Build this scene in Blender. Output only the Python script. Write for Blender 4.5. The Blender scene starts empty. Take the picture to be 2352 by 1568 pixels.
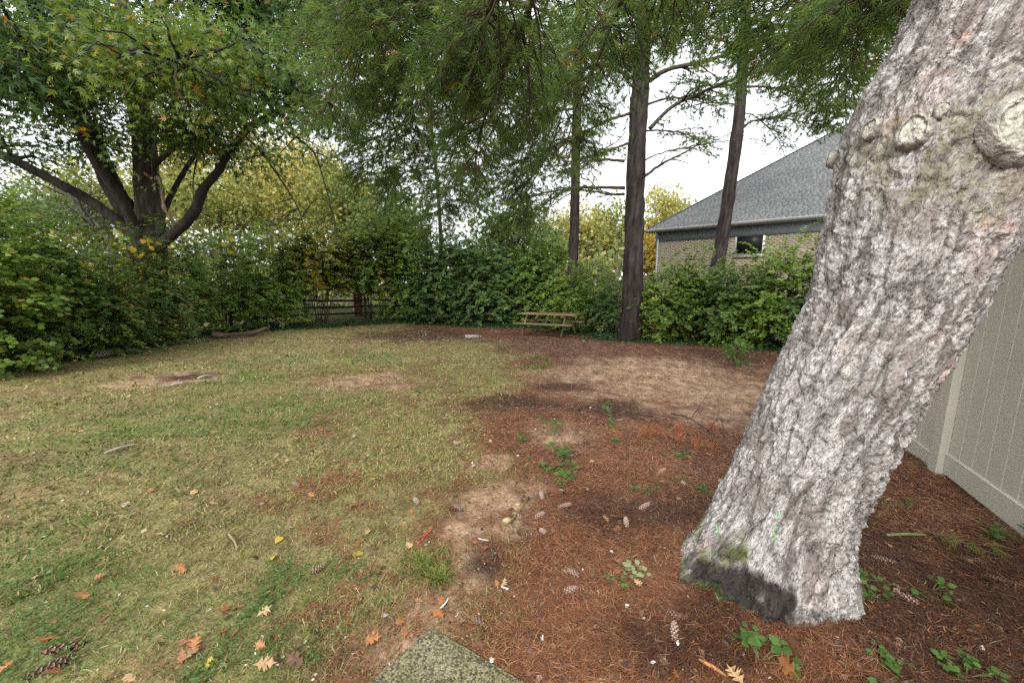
import bpy, math, random
import numpy as np
from mathutils import Vector
random.seed(7)
rs = np.random.RandomState(11)
scene = bpy.context.scene
C = scene.collection

# ---------------------------------------------------------------- camera, sky, sun, exposure
PITCH = math.radians(9.3)
EYE = np.array([0.0, 0.0, 1.6])
cam_d = bpy.data.cameras.new('camera'); cam = bpy.data.objects.new('camera', cam_d); C.objects.link(cam)
cam.location = EYE; cam.rotation_euler = (math.radians(90) - PITCH, 0, 0)
cam_d.sensor_width = 36.0; cam_d.lens = 14.0; cam_d.clip_start = 0.02; cam_d.clip_end = 2000.0
scene.camera = cam

SUN_EL, SUN_AZ = math.radians(38), math.radians(-162)   # azimuth from +Y towards +X: behind the camera, to the left
world = bpy.data.worlds.new('World'); scene.world = world; world.use_nodes = True
nt = world.node_tree; nt.nodes.clear()
wo = nt.nodes.new('ShaderNodeOutputWorld'); bg = nt.nodes.new('ShaderNodeBackground')
sky = nt.nodes.new('ShaderNodeTexSky'); sky.sky_type = 'NISHITA'; sky.sun_disc = False
sky.sun_elevation = SUN_EL; sky.sun_rotation = SUN_AZ; sky.air_density = 2.0; sky.dust_density = 6.0; sky.ozone_density = 1.0
hs = nt.nodes.new('ShaderNodeHueSaturation'); hs.inputs['Saturation'].default_value = 0.12
mxs = nt.nodes.new('ShaderNodeMix'); mxs.data_type = 'RGBA'; mxs.inputs[0].default_value = 0.72
mxs.inputs[7].default_value = (9.6, 10.0, 10.3, 1)
nt.links.new(sky.outputs[0], hs.inputs['Color']); nt.links.new(hs.outputs[0], mxs.inputs[6])
nt.links.new(mxs.outputs[2], bg.inputs['Color']); bg.inputs['Strength'].default_value = 0.10
nt.links.new(bg.outputs[0], wo.inputs['Surface'])

sun_d = bpy.data.lights.new('sun', 'SUN'); sun = bpy.data.objects.new('sun', sun_d); C.objects.link(sun)
sun_d.energy = 1.5; sun_d.angle = math.radians(24); sun_d.color = (1.0, 0.96, 0.90)
sd = Vector((math.sin(SUN_AZ) * math.cos(SUN_EL), math.cos(SUN_AZ) * math.cos(SUN_EL), math.sin(SUN_EL)))
sun.rotation_euler = sd.to_track_quat('Z', 'Y').to_euler()

vs = scene.view_settings; vs.view_transform = 'Standard'; vs.look = 'None'; vs.exposure = 1.12; vs.gamma = 1.0; vs.use_curve_mapping = False
scene.render.engine = 'CYCLES'
cy = scene.cycles
cy.max_bounces = 6; cy.diffuse_bounces = 3; cy.glossy_bounces = 2; cy.transmission_bounces = 4; cy.transparent_max_bounces = 4
cy.use_denoising = False; cy.denoiser = 'OPENIMAGEDENOISE'; cy.denoising_input_passes = 'RGB_ALBEDO_NORMAL'
cy.sample_clamp_indirect = 2.5; cy.blur_glossy = 1.0; cy.caustics_reflective = False; cy.caustics_refractive = False

# ---------------------------------------------------------------- measuring helpers (photo measured at 2352 x 1568)
FV = 14.0 / 36.0 * 2352; CX, CY = 1176.0, 784.0
def ray(vx, vy):
    a, b = (vx - CX) / FV, -(vy - CY) / FV
    return np.array([a, math.cos(PITCH) + b * math.sin(PITCH), -math.sin(PITCH) + b * math.cos(PITCH)])
def at(vx, vy, Y):
    r = ray(vx, vy); return EYE + r * (Y / r[1])
def view(p):
    d = np.asarray(p) - EYE
    f = d[..., 1] * math.cos(PITCH) - d[..., 2] * math.sin(PITCH)
    u = d[..., 1] * math.sin(PITCH) + d[..., 2] * math.cos(PITCH)
    return CX + FV * d[..., 0] / f, CY - FV * u / f

_P = rs.permutation(256); _P = np.concatenate([_P, _P, _P])
_GR = rs.normal(size=(256, 3)); _GR /= np.linalg.norm(_GR, axis=1)[:, None]
def perlin(x, y, z):
    x, y, z = np.broadcast_arrays(np.asarray(x, float), y, z)
    xi, yi, zi = np.floor(x).astype(int), np.floor(y).astype(int), np.floor(z).astype(int)
    xf, yf, zf = x - xi, y - yi, z - zi
    u, v, w = [t * t * t * (t * (t * 6 - 15) + 10) for t in (xf, yf, zf)]
    out = 0
    for dx in (0, 1):
        for dy in (0, 1):
            for dz in (0, 1):
                h = _P[_P[_P[(xi + dx) & 255] + ((yi + dy) & 255)] + ((zi + dz) & 255)]
                g = _GR[h]
                d = g[..., 0] * (xf - dx) + g[..., 1] * (yf - dy) + g[..., 2] * (zf - dz)
                out = out + d * (u if dx else 1 - u) * (v if dy else 1 - v) * (w if dz else 1 - w)
    return out * 1.5
def fbm(x, y, z, o=3):
    s, a, f = 0, 1.0, 1.0
    for k in range(o):
        s = s + a * perlin(x * f + 17.3 * k, y * f - 9.1 * k, z * f + 3.7 * k); a *= .5; f *= 2.03
    return s
def worley(x, y, z):
    xi, yi, zi = np.floor(x).astype(int), np.floor(y).astype(int), np.floor(z).astype(int)
    f1 = np.full(x.shape, 9.); f2 = np.full(x.shape, 9.); cid = np.zeros(x.shape, int)
    for dx in (-1, 0, 1):
        for dy in (-1, 0, 1):
            for dz in (-1, 0, 1):
                h = _P[_P[_P[(xi + dx) & 255] + ((yi + dy) & 255)] + ((zi + dz) & 255)]
                d = np.sqrt((xi + dx + _P[h + 1] / 255. - x) ** 2 + (yi + dy + _P[h + 77] / 255. - y) ** 2 + (zi + dz + _P[h + 150] / 255. - z) ** 2)
                n = d < f1; f2 = np.where(n, f1, np.minimum(f2, d)); cid = np.where(n, h, cid); f1 = np.where(n, d, f1)
    return f1, f2, cid
def smooth(a, b, x):
    t = np.clip((x - a) / (b - a), 0, 1); return t * t * (3 - 2 * t)

def ground_z(x, y):
    x, y = np.asarray(x, float), np.asarray(y, float)
    z = -0.05 * np.clip(y - 3, 0, 14) + .095 * np.exp(-((x - 1.30) ** 2 + (y - 1.80) ** 2) / .40)
    z = z + 0.035 * perlin(x * .35, y * .35, 0.5) * smooth(1, 5, np.hypot(x, y)) + 0.012 * perlin(x * 1.6, y * 1.6, 4.5)
    return z
def G(vx, vy):
    r = ray(vx, vy); lo, hi = 0.5, 60.0
    t = 0.5
    while t < 60:
        p = EYE + r * t
        if p[2] < ground_z(p[0], p[1]): break
        t += 0.1
    lo, hi = t - .1, t
    for _ in range(20):
        m = .5 * (lo + hi); p = EYE + r * m
        if p[2] < ground_z(p[0], p[1]): hi = m
        else: lo = m
    return EYE + r * hi
def onground(x, y, dz=0): return np.array([x, y, float(ground_z(x, y)) + dz])

# ---------------------------------------------------------------- mesh helpers
def mk(name, V, F, mat, parent=None, col=None, smooth_sh=False):
    """V (n,3); F list of (m,3)/(m,4) index arrays; col (n,3) linear colour per point"""
    me = bpy.data.meshes.new(name)
    V = np.asarray(V, np.float32)
    F = [np.asarray(f, np.int32) for f in (F if isinstance(F, list) else [F]) if len(f)]
    me.vertices.add(len(V)); me.vertices.foreach_set('co', V.ravel())
    li = np.concatenate([f.ravel() for f in F]); tot = np.concatenate([np.full(len(f), f.shape[1], np.int32) for f in F])
    st = np.concatenate([[0], np.cumsum(tot)[:-1]]).astype(np.int32)
    me.loops.add(len(li)); me.loops.foreach_set('vertex_index', li)
    me.polygons.add(len(tot)); me.polygons.foreach_set('loop_start', st); me.polygons.foreach_set('loop_total', tot)
    if smooth_sh: me.polygons.foreach_set('use_smooth', np.ones(len(tot), bool))
    me.update(calc_edges=True)
    if col is not None:
        at_ = me.color_attributes.new('col', 'FLOAT_COLOR', 'POINT')
        c4 = np.ones((len(V), 4), np.float32); c4[:, :3] = col
        at_.data.foreach_set('color', c4.ravel())
    o = bpy.data.objects.new(name, me); C.objects.link(o)
    if mat: me.materials.append(mat)
    if parent is not None: put_under(o, parent)
    return o
def put_under(o, parent):
    o.parent = parent
    if not o.get('_local'):
        o.matrix_parent_inverse = PARENT_INV.get(parent.name, parent.matrix_world.inverted())
PARENT_INV = {}
def tag(o, label, cat, group=None, kind=None):
    if label: o['label'] = label
    if cat: o['category'] = cat
    if group: o['group'] = group
    if kind: o['kind'] = kind
    return o
def thing(name, loc, label, cat, group=None):
    """an Empty at the base of a thing; parts are built in world coordinates"""
    o = bpy.data.objects.new(name, None); C.objects.link(o); o.location = Vector([float(v) for v in loc])
    o.empty_display_size = .1
    from mathutils import Matrix
    PARENT_INV[o.name] = Matrix.Translation(o.location).inverted()
    return tag(o, label, cat, group)

class MB:
    def __init__(s): s.V, s.T, s.Q, s.K, s.n = [], [], [], [], 0
    def add(s, V, F, col=None):
        V = np.asarray(V, float)
        for f in (F if isinstance(F, list) else [F]):
            f = np.asarray(f, int)
            if len(f): (s.T if f.shape[1] == 3 else s.Q).append(f + s.n)
        s.V.append(V); s.n += len(V)
        s.K.append(np.broadcast_to(np.asarray(col if col is not None else (.5, .5, .5), float), (len(V), 3)))
    def build(s, name, mat, parent=None, sm=False):
        F = ([np.concatenate(s.T)] if s.T else []) + ([np.concatenate(s.Q)] if s.Q else [])
        return mk(name, np.concatenate(s.V), F, mat, parent, np.concatenate(s.K), sm)
    def box(s, c, size, rot=None, col=None, jit=0):
        h = np.asarray(size, float) / 2
        V = np.array([[x, y, z] for x in (-1, 1) for y in (-1, 1) for z in (-1, 1)], float) * h
        if jit: V += rs.normal(size=V.shape) * jit
        if rot is not None: V = V @ np.asarray(rot).T
        s.add(V + np.asarray(c), np.array([[0, 1, 3, 2], [4, 6, 7, 5], [0, 4, 5, 1], [2, 3, 7, 6], [0, 2, 6, 4], [1, 5, 7, 3]]), col)
    def tube(s, path, rad, k=6, col=None, cap=True, jit=0.0):
        P = np.asarray(path, float); n = len(P); rad = np.broadcast_to(np.asarray(rad, float), (n,))
        T = np.gradient(P, axis=0); T /= np.linalg.norm(T, axis=1)[:, None] + 1e-9
        up = np.array([0, 0, 1.0]) if abs(T[0, 2]) < .9 else np.array([1.0, 0, 0])
        A = np.cross(T, up); bad = np.linalg.norm(A, axis=1) < .05
        A[bad] = np.cross(T[bad], np.array([.3, 1.0, .2])); A /= np.linalg.norm(A, axis=1)[:, None]
        for i in range(1, n):
            a = A[i - 1] - T[i] * (A[i - 1] @ T[i]); A[i] = a / (np.linalg.norm(a) + 1e-9)
        B = np.cross(T, A)
        an = np.linspace(0, 2 * np.pi, k, endpoint=False)
        R = rad[:, None] * (1 + (rs.normal(size=(n, k)) * jit if jit else 0))
        V = (P[:, None] + R[..., None] * (np.cos(an)[None, :, None] * A[:, None] + np.sin(an)[None, :, None] * B[:, None])).reshape(-1, 3)
        i = np.arange(n - 1)[:, None] * k; j = np.arange(k)[None]; j2 = (j + 1) % k
        Q = np.stack([i + j, i + j2, i + k + j2, i + k + j], -1).reshape(-1, 4)
        F = [Q]
        if cap:
            V = np.concatenate([V, P[:1], P[-1:]]); jj = np.arange(k)
            F.append(np.stack([np.full(k, n * k), (jj + 1) % k, jj], -1)); F.append(np.stack([np.full(k, n * k + 1), (n - 1) * k + jj, (n - 1) * k + (jj + 1) % k], -1))
        s.add(V, F, col)
def catmull(P, n):
    P = np.asarray(P, float); Q = np.concatenate([[2 * P[0] - P[1]], P, [2 * P[-1] - P[-2]]])
    t = np.linspace(0, len(P) - 1 - 1e-9, n); i = t.astype(int); f = (t - i)[:, None]
    a, b, c, d = Q[i], Q[i + 1], Q[i + 2], Q[i + 3]
    return .5 * (2 * b + (c - a) * f + (2 * a - 5 * b + 4 * c - d) * f ** 2 + (3 * b - a - 3 * c + d) * f ** 3)
def rotz(a): return np.array([[math.cos(a), -math.sin(a), 0], [math.sin(a), math.cos(a), 0], [0, 0, 1]])
def roty(a): return np.array([[math.cos(a), 0, math.sin(a)], [0, 1, 0], [-math.sin(a), 0, math.cos(a)]])
def rotx(a): return np.array([[1, 0, 0], [0, math.cos(a), -math.sin(a)], [0, math.sin(a), math.cos(a)]])
def unit(v): v = np.asarray(v, float); return v / (np.linalg.norm(v, axis=-1, keepdims=True) + 1e-9)
def runit(n): return unit(rs.normal(size=(n, 3)))

# ---------------------------------------------------------------- leaf and needle clouds
LEAF = {
 'diamond': (np.array([[0, 0, 0], [.32, .45, .07], [0, 1, 0], [-.32, .45, .07]]), np.array([[0, 1, 2], [0, 2, 3]])),
 'oval': (np.array([[0, 0, 0], [.3, .3, .06], [.26, .66, .06], [0, 1, -.06], [-.26, .66, .06], [-.3, .3, .06], [0, .5, 0]]),
          np.array([[0, 1, 6], [1, 2, 6], [2, 3, 6], [3, 4, 6], [4, 5, 6], [5, 0, 6]])),
 'hex': (np.array([[0, 0, 0], [.3, .3, .06], [.24, .68, .05], [0, 1, -.06], [-.24, .68, .05], [-.3, .3, .06]]), np.array([[0, 1, 5], [1, 2, 5], [2, 4, 5], [2, 3, 4]])),
 'tri': (np.array([[0, 0, 0], [.13, .35, .03], [0, 1, -.03], [-.13, .35, .03], [.55, .62, .06], [-.55, .62, .06]]), np.array([[1, 2, 3], [0, 4, 1], [0, 3, 5], [0, 1, 3]])),
 'star': (np.array([[0, 0, 0], [.1, .45, 0], [0, 1, 0], [-.1, .45, 0], [.5, .72, .05], [.12, .3, 0], [-.5, .72, .05], [-.12, .3, 0], [.42, .3, .04], [-.42, .3, .04]]),
          np.array([[0, 1, 3], [1, 2, 3], [5, 4, 1], [7, 3, 6], [0, 8, 5], [0, 7, 9]])),
 'heart': (np.array([[0, 0, 0], [.3, -.12, .05], [.5, .2, .1], [.38, .6, .06], [0, 1, -.08], [-.38, .6, .06], [-.5, .2, .1], [-.3, -.12, .05], [0, .4, 0]]),
           np.array([[0, 1, 8], [1, 2, 8], [2, 3, 8], [3, 4, 8], [4, 5, 8], [5, 6, 8], [6, 7, 8], [7, 0, 8]])),
}
def leaves(P, A, N, size, col, shape='diamond', wide=1.0):
    """P base points, A axis directions, N rough normals, size (n,), col (n,3)"""
    T, F = LEAF[shape]; n, k = len(P), len(T)
    A = unit(A); B = unit(np.cross(A, N)); N2 = np.cross(B, A)
    L = T * np.array([wide, 1, 1])
    V = P[:, None] + np.asarray(size)[:, None, None] * (L[None, :, 0:1] * B[:, None] + L[None, :, 1:2] * A[:, None] + L[None, :, 2:3] * N2[:, None])
    Fx = (np.arange(n)[:, None, None] * k + F[None]).reshape(-1, 3)
    return V.reshape(-1, 3), Fx, np.repeat(col, k, axis=0)
def needles(P, D, nn, length, width, spread, col, droop=0.12):
    """tufts of needles at P pointing along D"""
    n = len(P)
    d = unit(np.repeat(unit(D), nn, 0) + rs.normal(size=(n * nn, 3)) * spread); d[:, 2] -= droop; d = unit(d)
    p = np.repeat(P, nn, 0) - np.repeat(unit(D), nn, 0) * (rs.rand(n * nn, 1) * length * .45)
    s = unit(np.cross(d, runit(n * nn))) * (width * .5)
    L = length * (0.7 + .5 * rs.rand(n * nn, 1))
    V = np.stack([p - s, p + s, p + d * L], 1).reshape(-1, 3)
    F = np.arange(n * nn * 3).reshape(-1, 3)
    c = np.repeat(col, nn, 0) * (0.75 + .5 * rs.rand(n * nn, 1))
    return V, F, np.repeat(c, 3, 0)

# ---------------------------------------------------------------- materials
def newmat(name):
    m = bpy.data.materials.new(name); m.use_nodes = True
    nt = m.node_tree; b = nt.nodes['Principled BSDF']; return m, nt, b
def N(nt, t, **kw):
    n = nt.nodes.new(t)
    for k, v in kw.items(): setattr(n, k, v)
    return n
def attr_mat(name, rough=.6, spec=.25, trans=0.0, bump=0, bscale=80, vary=0.0, vscale=30, stretch=(1, 1, 1), tcol=(1.25, 1.2, .6)):
    m, nt, b = newmat(name)
    a = N(nt, 'ShaderNodeAttribute', attribute_name='col')
    out = a.outputs['Color']
    tc = N(nt, 'ShaderNodeTexCoord'); mp = N(nt, 'ShaderNodeMapping'); mp.inputs['Scale'].default_value = stretch
    nt.links.new(tc.outputs['Object'], mp.inputs[0])
    if vary:
        nz = N(nt, 'ShaderNodeTexNoise'); nz.inputs['Scale'].default_value = vscale; nz.inputs['Detail'].default_value = 5
        nt.links.new(mp.outputs[0], nz.inputs['Vector'])
        mr = N(nt, 'ShaderNodeMapRange'); mr.inputs[1].default_value = .25; mr.inputs[2].default_value = .75
        mr.inputs[3].default_value = 1 - vary; mr.inputs[4].default_value = 1 + vary; nt.links.new(nz.outputs['Fac'], mr.inputs[0])
        mu = N(nt, 'ShaderNodeVectorMath', operation='SCALE'); nt.links.new(out, mu.inputs[0]); nt.links.new(mr.outputs[0], mu.inputs['Scale']); out = mu.outputs[0]
    nt.links.new(out, b.inputs['Base Color'])
    b.inputs['Roughness'].default_value = rough; b.inputs['Specular IOR Level'].default_value = spec
    if bump:
        nb = N(nt, 'ShaderNodeTexNoise'); nb.inputs['Scale'].default_value = bscale; nb.inputs['Detail'].default_value = 6
        nt.links.new(mp.outputs[0], nb.inputs['Vector'])
        bp = N(nt, 'ShaderNodeBump'); bp.inputs['Strength'].default_value = bump; bp.inputs['Distance'].default_value = .02
        nt.links.new(nb.outputs['Fac'], bp.inputs['Height']); nt.links.new(bp.outputs[0], b.inputs['Normal'])
    if trans:
        tr = N(nt, 'ShaderNodeBsdfTranslucent'); mx = N(nt, 'ShaderNodeMixShader'); mx.inputs[0].default_value = trans
        mt = N(nt, 'ShaderNodeVectorMath', operation='MULTIPLY'); mt.inputs[1].default_value = tcol
        nt.links.new(out, mt.inputs[0]); nt.links.new(mt.outputs[0], tr.inputs['Color'])
        nt.links.new(b.outputs[0], mx.inputs[1]); nt.links.new(tr.outputs[0], mx.inputs[2])
        nt.links.new(mx.outputs[0], nt.nodes['Material Output'].inputs['Surface'])
    return m
def plain_mat(name, col, rough=.6, spec=.3, vary=.25, vscale=12, bump=.2, bscale=60, stretch=(1, 1, 1), col2=None, metal=0):
    m, nt, b = newmat(name)
    tc = N(nt, 'ShaderNodeTexCoord'); mp = N(nt, 'ShaderNodeMapping'); mp.inputs['Scale'].default_value = stretch
    nt.links.new(tc.outputs['Object'], mp.inputs[0])
    nz = N(nt, 'ShaderNodeTexNoise'); nz.inputs['Scale'].default_value = vscale; nz.inputs['Detail'].default_value = 6
    nt.links.new(mp.outputs[0], nz.inputs['Vector'])
    rp = N(nt, 'ShaderNodeValToRGB'); c = np.array(col); c2 = np.array(col2) if col2 is not None else c * (1 + vary)
    rp.color_ramp.elements[0].position = .3; rp.color_ramp.elements[1].position = .7
    rp.color_ramp.elements[0].color = (*(c * (1 - vary)), 1); rp.color_ramp.elements[1].color = (*c2, 1)
    nt.links.new(nz.outputs['Fac'], rp.inputs[0]); nt.links.new(rp.outputs[0], b.inputs['Base Color'])
    b.inputs['Roughness'].default_value = rough; b.inputs['Specular IOR Level'].default_value = spec; b.inputs['Metallic'].default_value = metal
    if bump:
        nb = N(nt, 'ShaderNodeTexNoise'); nb.inputs['Scale'].default_value = bscale; nb.inputs['Detail'].default_value = 6
        nt.links.new(mp.outputs[0], nb.inputs['Vector'])
        bp = N(nt, 'ShaderNodeBump'); bp.inputs['Strength'].default_value = bump; bp.inputs['Distance'].default_value = .01
        nt.links.new(nb.outputs['Fac'], bp.inputs['Height']); nt.links.new(bp.outputs[0], b.inputs['Normal'])
    return m
M = {}
M['leaf'] = attr_mat('leaf', .45, .35, trans=.42)
M['needle'] = attr_mat('pine_needle', .5, .3, trans=.52)
M['grass'] = attr_mat('grass_blade', .6, .25, trans=.3, tcol=(1.1, 1.1, .7))
M['litter'] = attr_mat('needle_litter', .55, .35)
M['dryleaf'] = attr_mat('dry_leaf', .45, .4, trans=.12, vary=.25, vscale=60, tcol=(1.2, 1, .7))
M['ground'] = attr_mat('soil', .85, .15, bump=.9, bscale=55, vary=.35, vscale=38)
M['bark'] = attr_mat('pine_bark', .8, .2, bump=.55, bscale=110, vary=.22, vscale=75, stretch=(1, 1, .6))
def flaky(m):
    # thin curled flake edges: contour lines of a distorted noise, finer than the mesh
    nt = m.node_tree; b = nt.nodes['Principled BSDF']; src = b.inputs['Base Color'].links[0].from_socket
    tc = N(nt, 'ShaderNodeTexCoord'); nz = N(nt, 'ShaderNodeTexNoise'); nz.inputs['Scale'].default_value = 15; nz.inputs['Detail'].default_value = 3.5; nz.inputs['Distortion'].default_value = .5
    nt.links.new(tc.outputs['Object'], nz.inputs['Vector'])
    mu = N(nt, 'ShaderNodeMath', operation='MULTIPLY'); mu.inputs[1].default_value = 19; fr = N(nt, 'ShaderNodeMath', operation='FRACT'); nt.links.new(nz.outputs['Fac'], mu.inputs[0]); nt.links.new(mu.outputs[0], fr.inputs[0])
    rp = N(nt, 'ShaderNodeValToRGB'); cr = rp.color_ramp
    for p, v in ((0, .34), (.045, .42), (.09, 1.14), (.30, 1.06), (.62, .98), (1, .88)):
        e = cr.elements.new(p) if p not in (0, 1) else cr.elements[int(p)]; e.color = (min(v, 1) if v <= 1 else v, v, v, 1)
    nt.links.new(fr.outputs[0], rp.inputs[0])
    mm = N(nt, 'ShaderNodeVectorMath', operation='MULTIPLY'); nt.links.new(src, mm.inputs[0]); nt.links.new(rp.outputs[0], mm.inputs[1]); nt.links.new(mm.outputs[0], b.inputs['Base Color'])
    bp = N(nt, 'ShaderNodeBump'); bp.inputs['Strength'].default_value = .6; bp.inputs['Distance'].default_value = .005; bp.invert = True
    nt.links.new(fr.outputs[0], bp.inputs['Height']); old = b.inputs['Normal'].links[0].from_socket; nt.links.new(old, bp.inputs['Normal']); nt.links.new(bp.outputs[0], b.inputs['Normal'])
flaky(M['bark'])
M['treebark'] = attr_mat('dark_bark', .85, .2, bump=1.0, bscale=16, vary=.55, vscale=10, stretch=(1, 1, .25))
M['twig'] = attr_mat('twig_bark', .8, .2, vary=.3, vscale=12)
M['cone'] = attr_mat('cone_scale', .6, .3)
M['wood'] = attr_mat('weathered_wood', .8, .2, bump=.4, bscale=40, vary=.3, vscale=14, stretch=(.25, 1, 1))
# ---------------------------------------------------------------- ground cover map
def blob(vx, vy, rx, ry):
    c = G(vx, vy); a = G(vx + rx, vy); b = G(vx, vy + ry) if vy + ry < 1560 else G(vx, vy - ry)
    return c[0], c[1], max(.05, abs(a[0] - c[0])), max(.05, abs(b[1] - c[1]))
EDGE = [G(*p)[:2] for p in ((960, 1560), (985, 1440), (1045, 1290), (1085, 1160), (1180, 1060), (1120, 960), (1240, 880), (1190, 815), (1060, 775), (960, 752))]
EDGE = np.array(EDGE)
DIRT = [blob(*b) for b in ((1295, 1003, 75, 32), (1560, 885, 230, 75), (1480, 845, 200, 34), (1330, 860, 110, 22), (1640, 960, 110, 36), (835, 872, 90, 20), (920, 888, 35, 9), (385, 872, 95, 18),
                           (1085, 1300, 60, 70), (1010, 1400, 80, 70), (920, 1500, 90, 70), (1190, 1135, 70, 40), (1060, 1220, 60, 50), (1680, 930, 140, 50), (1180, 1210, 60, 34), (1130, 1060, 60, 24), (1150, 1160, 110, 60))]
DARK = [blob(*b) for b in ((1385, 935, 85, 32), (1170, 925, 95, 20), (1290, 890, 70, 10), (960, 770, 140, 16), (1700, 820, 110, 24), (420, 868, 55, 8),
                           (2150, 1380, 380, 260), (1560, 1480, 200, 90), (1640, 1420, 120, 90), (1500, 1180, 180, 60), (1120, 1290, 40, 40))]  # large blob right of the leaning pine paints in the trunk's shade
GREEN = [blob(*b) for b in ((200, 1480, 330, 150), (60, 1250, 200, 90), (500, 1480, 200, 80), (450, 960, 260, 60), (120, 1320, 160, 90), (90, 1440, 140, 90), (300, 1400, 130, 60), (620, 930, 170, 40), (560, 870, 120, 20), (640, 830, 120, 12), (330, 1500, 160, 50), (720, 1320, 120, 50), (220, 1050, 120, 30), (850, 820, 120, 14), (620, 1440, 110, 60))]
def blobs(x, y, B, hard=.55, n=.40, seed=0.):
    w = np.zeros_like(x); nz = fbm(x * 1.5 + seed, y * 1.5, 3.1 + seed, 3) * n * 1.5 + fbm(x * 6.1 + seed, y * 6.1, 8.1 + seed, 3) * n * .9
    for cx, cy, rx, ry in B:
        d = np.hypot((x - cx) / rx, (y - cy) / ry) + nz
        w = np.maximum(w, 1 - smooth(1 - hard, 1 + hard, d))
    return w
def grass_w(x, y):
    ex = np.interp(y, EDGE[:, 1], EDGE[:, 0])
    d = (ex - x) / (0.35 + .07 * y) + fbm(x * .9, y * .9, 7.7, 4) * 1.0
    g = smooth(-.55, .75, d)
    g = g * (1 - .55 * smooth(.10, .75, fbm(x * .8 + 31, y * .8, 1.2, 4) + .35 * fbm(x * 5, y * 5, 4.4, 3)))
    g = g * (1 - .42 * smooth(.12, .5, fbm(x * 3.2, y * 3.2, 51.0, 4)))
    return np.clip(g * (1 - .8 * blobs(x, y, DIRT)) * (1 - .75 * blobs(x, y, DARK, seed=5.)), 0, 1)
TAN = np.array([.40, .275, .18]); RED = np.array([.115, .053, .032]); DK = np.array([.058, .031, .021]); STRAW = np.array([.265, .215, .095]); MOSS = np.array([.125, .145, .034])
def ground_col(x, y):
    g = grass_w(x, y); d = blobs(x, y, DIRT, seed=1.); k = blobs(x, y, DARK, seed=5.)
    n1 = fbm(x * 3.1, y * 3.1, 2.2, 4); n2 = fbm(x * 9, y * 9, 8.2, 3)
    lit = RED[None] * (1 + .5 * n1[:, None] + .5 * n2[:, None]) 
    lit = lit + (TAN - lit) * (.25 * smooth(.1, .7, n1)[:, None])
    c = lit + (STRAW * (.8 + .35 * n2[:, None]) - lit) * g[:, None]
    c = c + (np.array([.10, .15, .04]) - c) * (.34 * g * blobs(x, y, GREEN, .8, .9, 9.))[:, None]
    c = c + (MOSS - c) * (.45 * g * smooth(-.1, .55, fbm(x * 1.3, y * 1.3, 5.5, 3)))[:, None]
    c = c + (TAN * (1 + .2 * n2[:, None]) - c) * (d * (.66 + .4 * n2 + .3 * n1).clip(0, 1))[:, None]
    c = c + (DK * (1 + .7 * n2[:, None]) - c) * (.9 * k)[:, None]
    far = smooth(17, 24, y)
    c = c + (np.array([.05, .06, .02]) - c) * far[:, None]
    return np.clip(c, .008, .6)

rr = np.concatenate([[0.05, .15, .25], np.geomspace(.32, 30, 250), np.geomspace(32, 110, 16)])
th = np.concatenate([np.radians(np.linspace(28, 152, 350)), np.radians(np.linspace(156, 384, 40))])
RR, TH = np.meshgrid(rr, th, indexing='ij')
X, Y = RR * np.cos(TH), RR * np.sin(TH)
Z = ground_z(X, Y) + .008 * fbm(X * 7, Y * 7, 1.5, 3) * (RR < 30)
nr, ntn = RR.shape
i = np.arange(nr - 1)[:, None] * ntn; j = np.arange(ntn)[None]; j2 = (j + 1) % ntn
Q = np.stack([i + j, i + ntn + j, i + ntn + j2, i + j2], -1).reshape(-1, 4)
tri = np.stack([np.arange(ntn), (np.arange(ntn) + 1) % ntn, np.full(ntn, nr * ntn)], -1)
Vg = np.concatenate([np.stack([X, Y, Z], -1).reshape(-1, 3), [[0, 0, float(ground_z(0, 0))]]])
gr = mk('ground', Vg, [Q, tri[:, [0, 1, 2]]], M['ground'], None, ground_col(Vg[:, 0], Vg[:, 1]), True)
tag(gr, 'bare yard ground of soil, moss and brown needle mulch', 'ground', kind='structure')

def scatter(n, rmin, rmax, a0=28, a1=152, p=1.0):
    """points with density falling with distance from the viewer"""
    u = rs.rand(n)
    r = rmin * (rmax / rmin) ** u if p == 1 else (rmin ** p + u * (rmax ** p - rmin ** p)) ** (1 / p)
    t = np.radians(a0 + (a1 - a0) * rs.rand(n))
    return r * np.cos(t), r * np.sin(t)

# ---------------------------------------------------------------- concrete pad
A0 = G(990, 1447); A1 = G(862, 1568); A2 = G(1195, 1568)
e1 = unit(A1 - A0)[:2]; e2 = unit(A2 - A0)[:2]
quad = np.array([A0[:2], A0[:2] + e1 * 1.15, A0[:2] + e1 * 1.15 + e2 * 1.15, A0[:2] + e2 * 1.15])
def in_pad(x, y):
    d = np.stack([x - A0[0], y - A0[1]], -1); Mi = np.linalg.inv(np.stack([e1, e2], 1)); s = d @ Mi.T
    return (s[..., 0] > -.01) & (s[..., 1] > -.01)
n = 60
us, vs_ = np.meshgrid(np.linspace(0, 1, n), np.linspace(0, 1, n), indexing='ij')
px = A0[0] + e1[0] * 1.15 * us + e2[0] * 1.15 * vs_; py = A0[1] + e1[1] * 1.15 * us + e2[1] * 1.15 * vs_
topz = float(A0[2]) + .028
pz = topz + .0022 * fbm(px * 40, py * 40, 2, 2)
edge = np.minimum(np.minimum(us, vs_), np.minimum(1 - us, 1 - vs_)) * 1.15
pz = pz - .012 * (1 - smooth(0, .015, edge + .006 * perlin(px * 25, py * 25, 3)))
V = np.stack([px, py, pz], -1).reshape(-1, 3)
ii = np.arange(n - 1)[:, None] * n; jj = np.arange(n - 1)[None]
Q = np.stack([ii + jj, ii + jj + 1, ii + n + jj + 1, ii + n + jj], -1).reshape(-1, 4)
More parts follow.
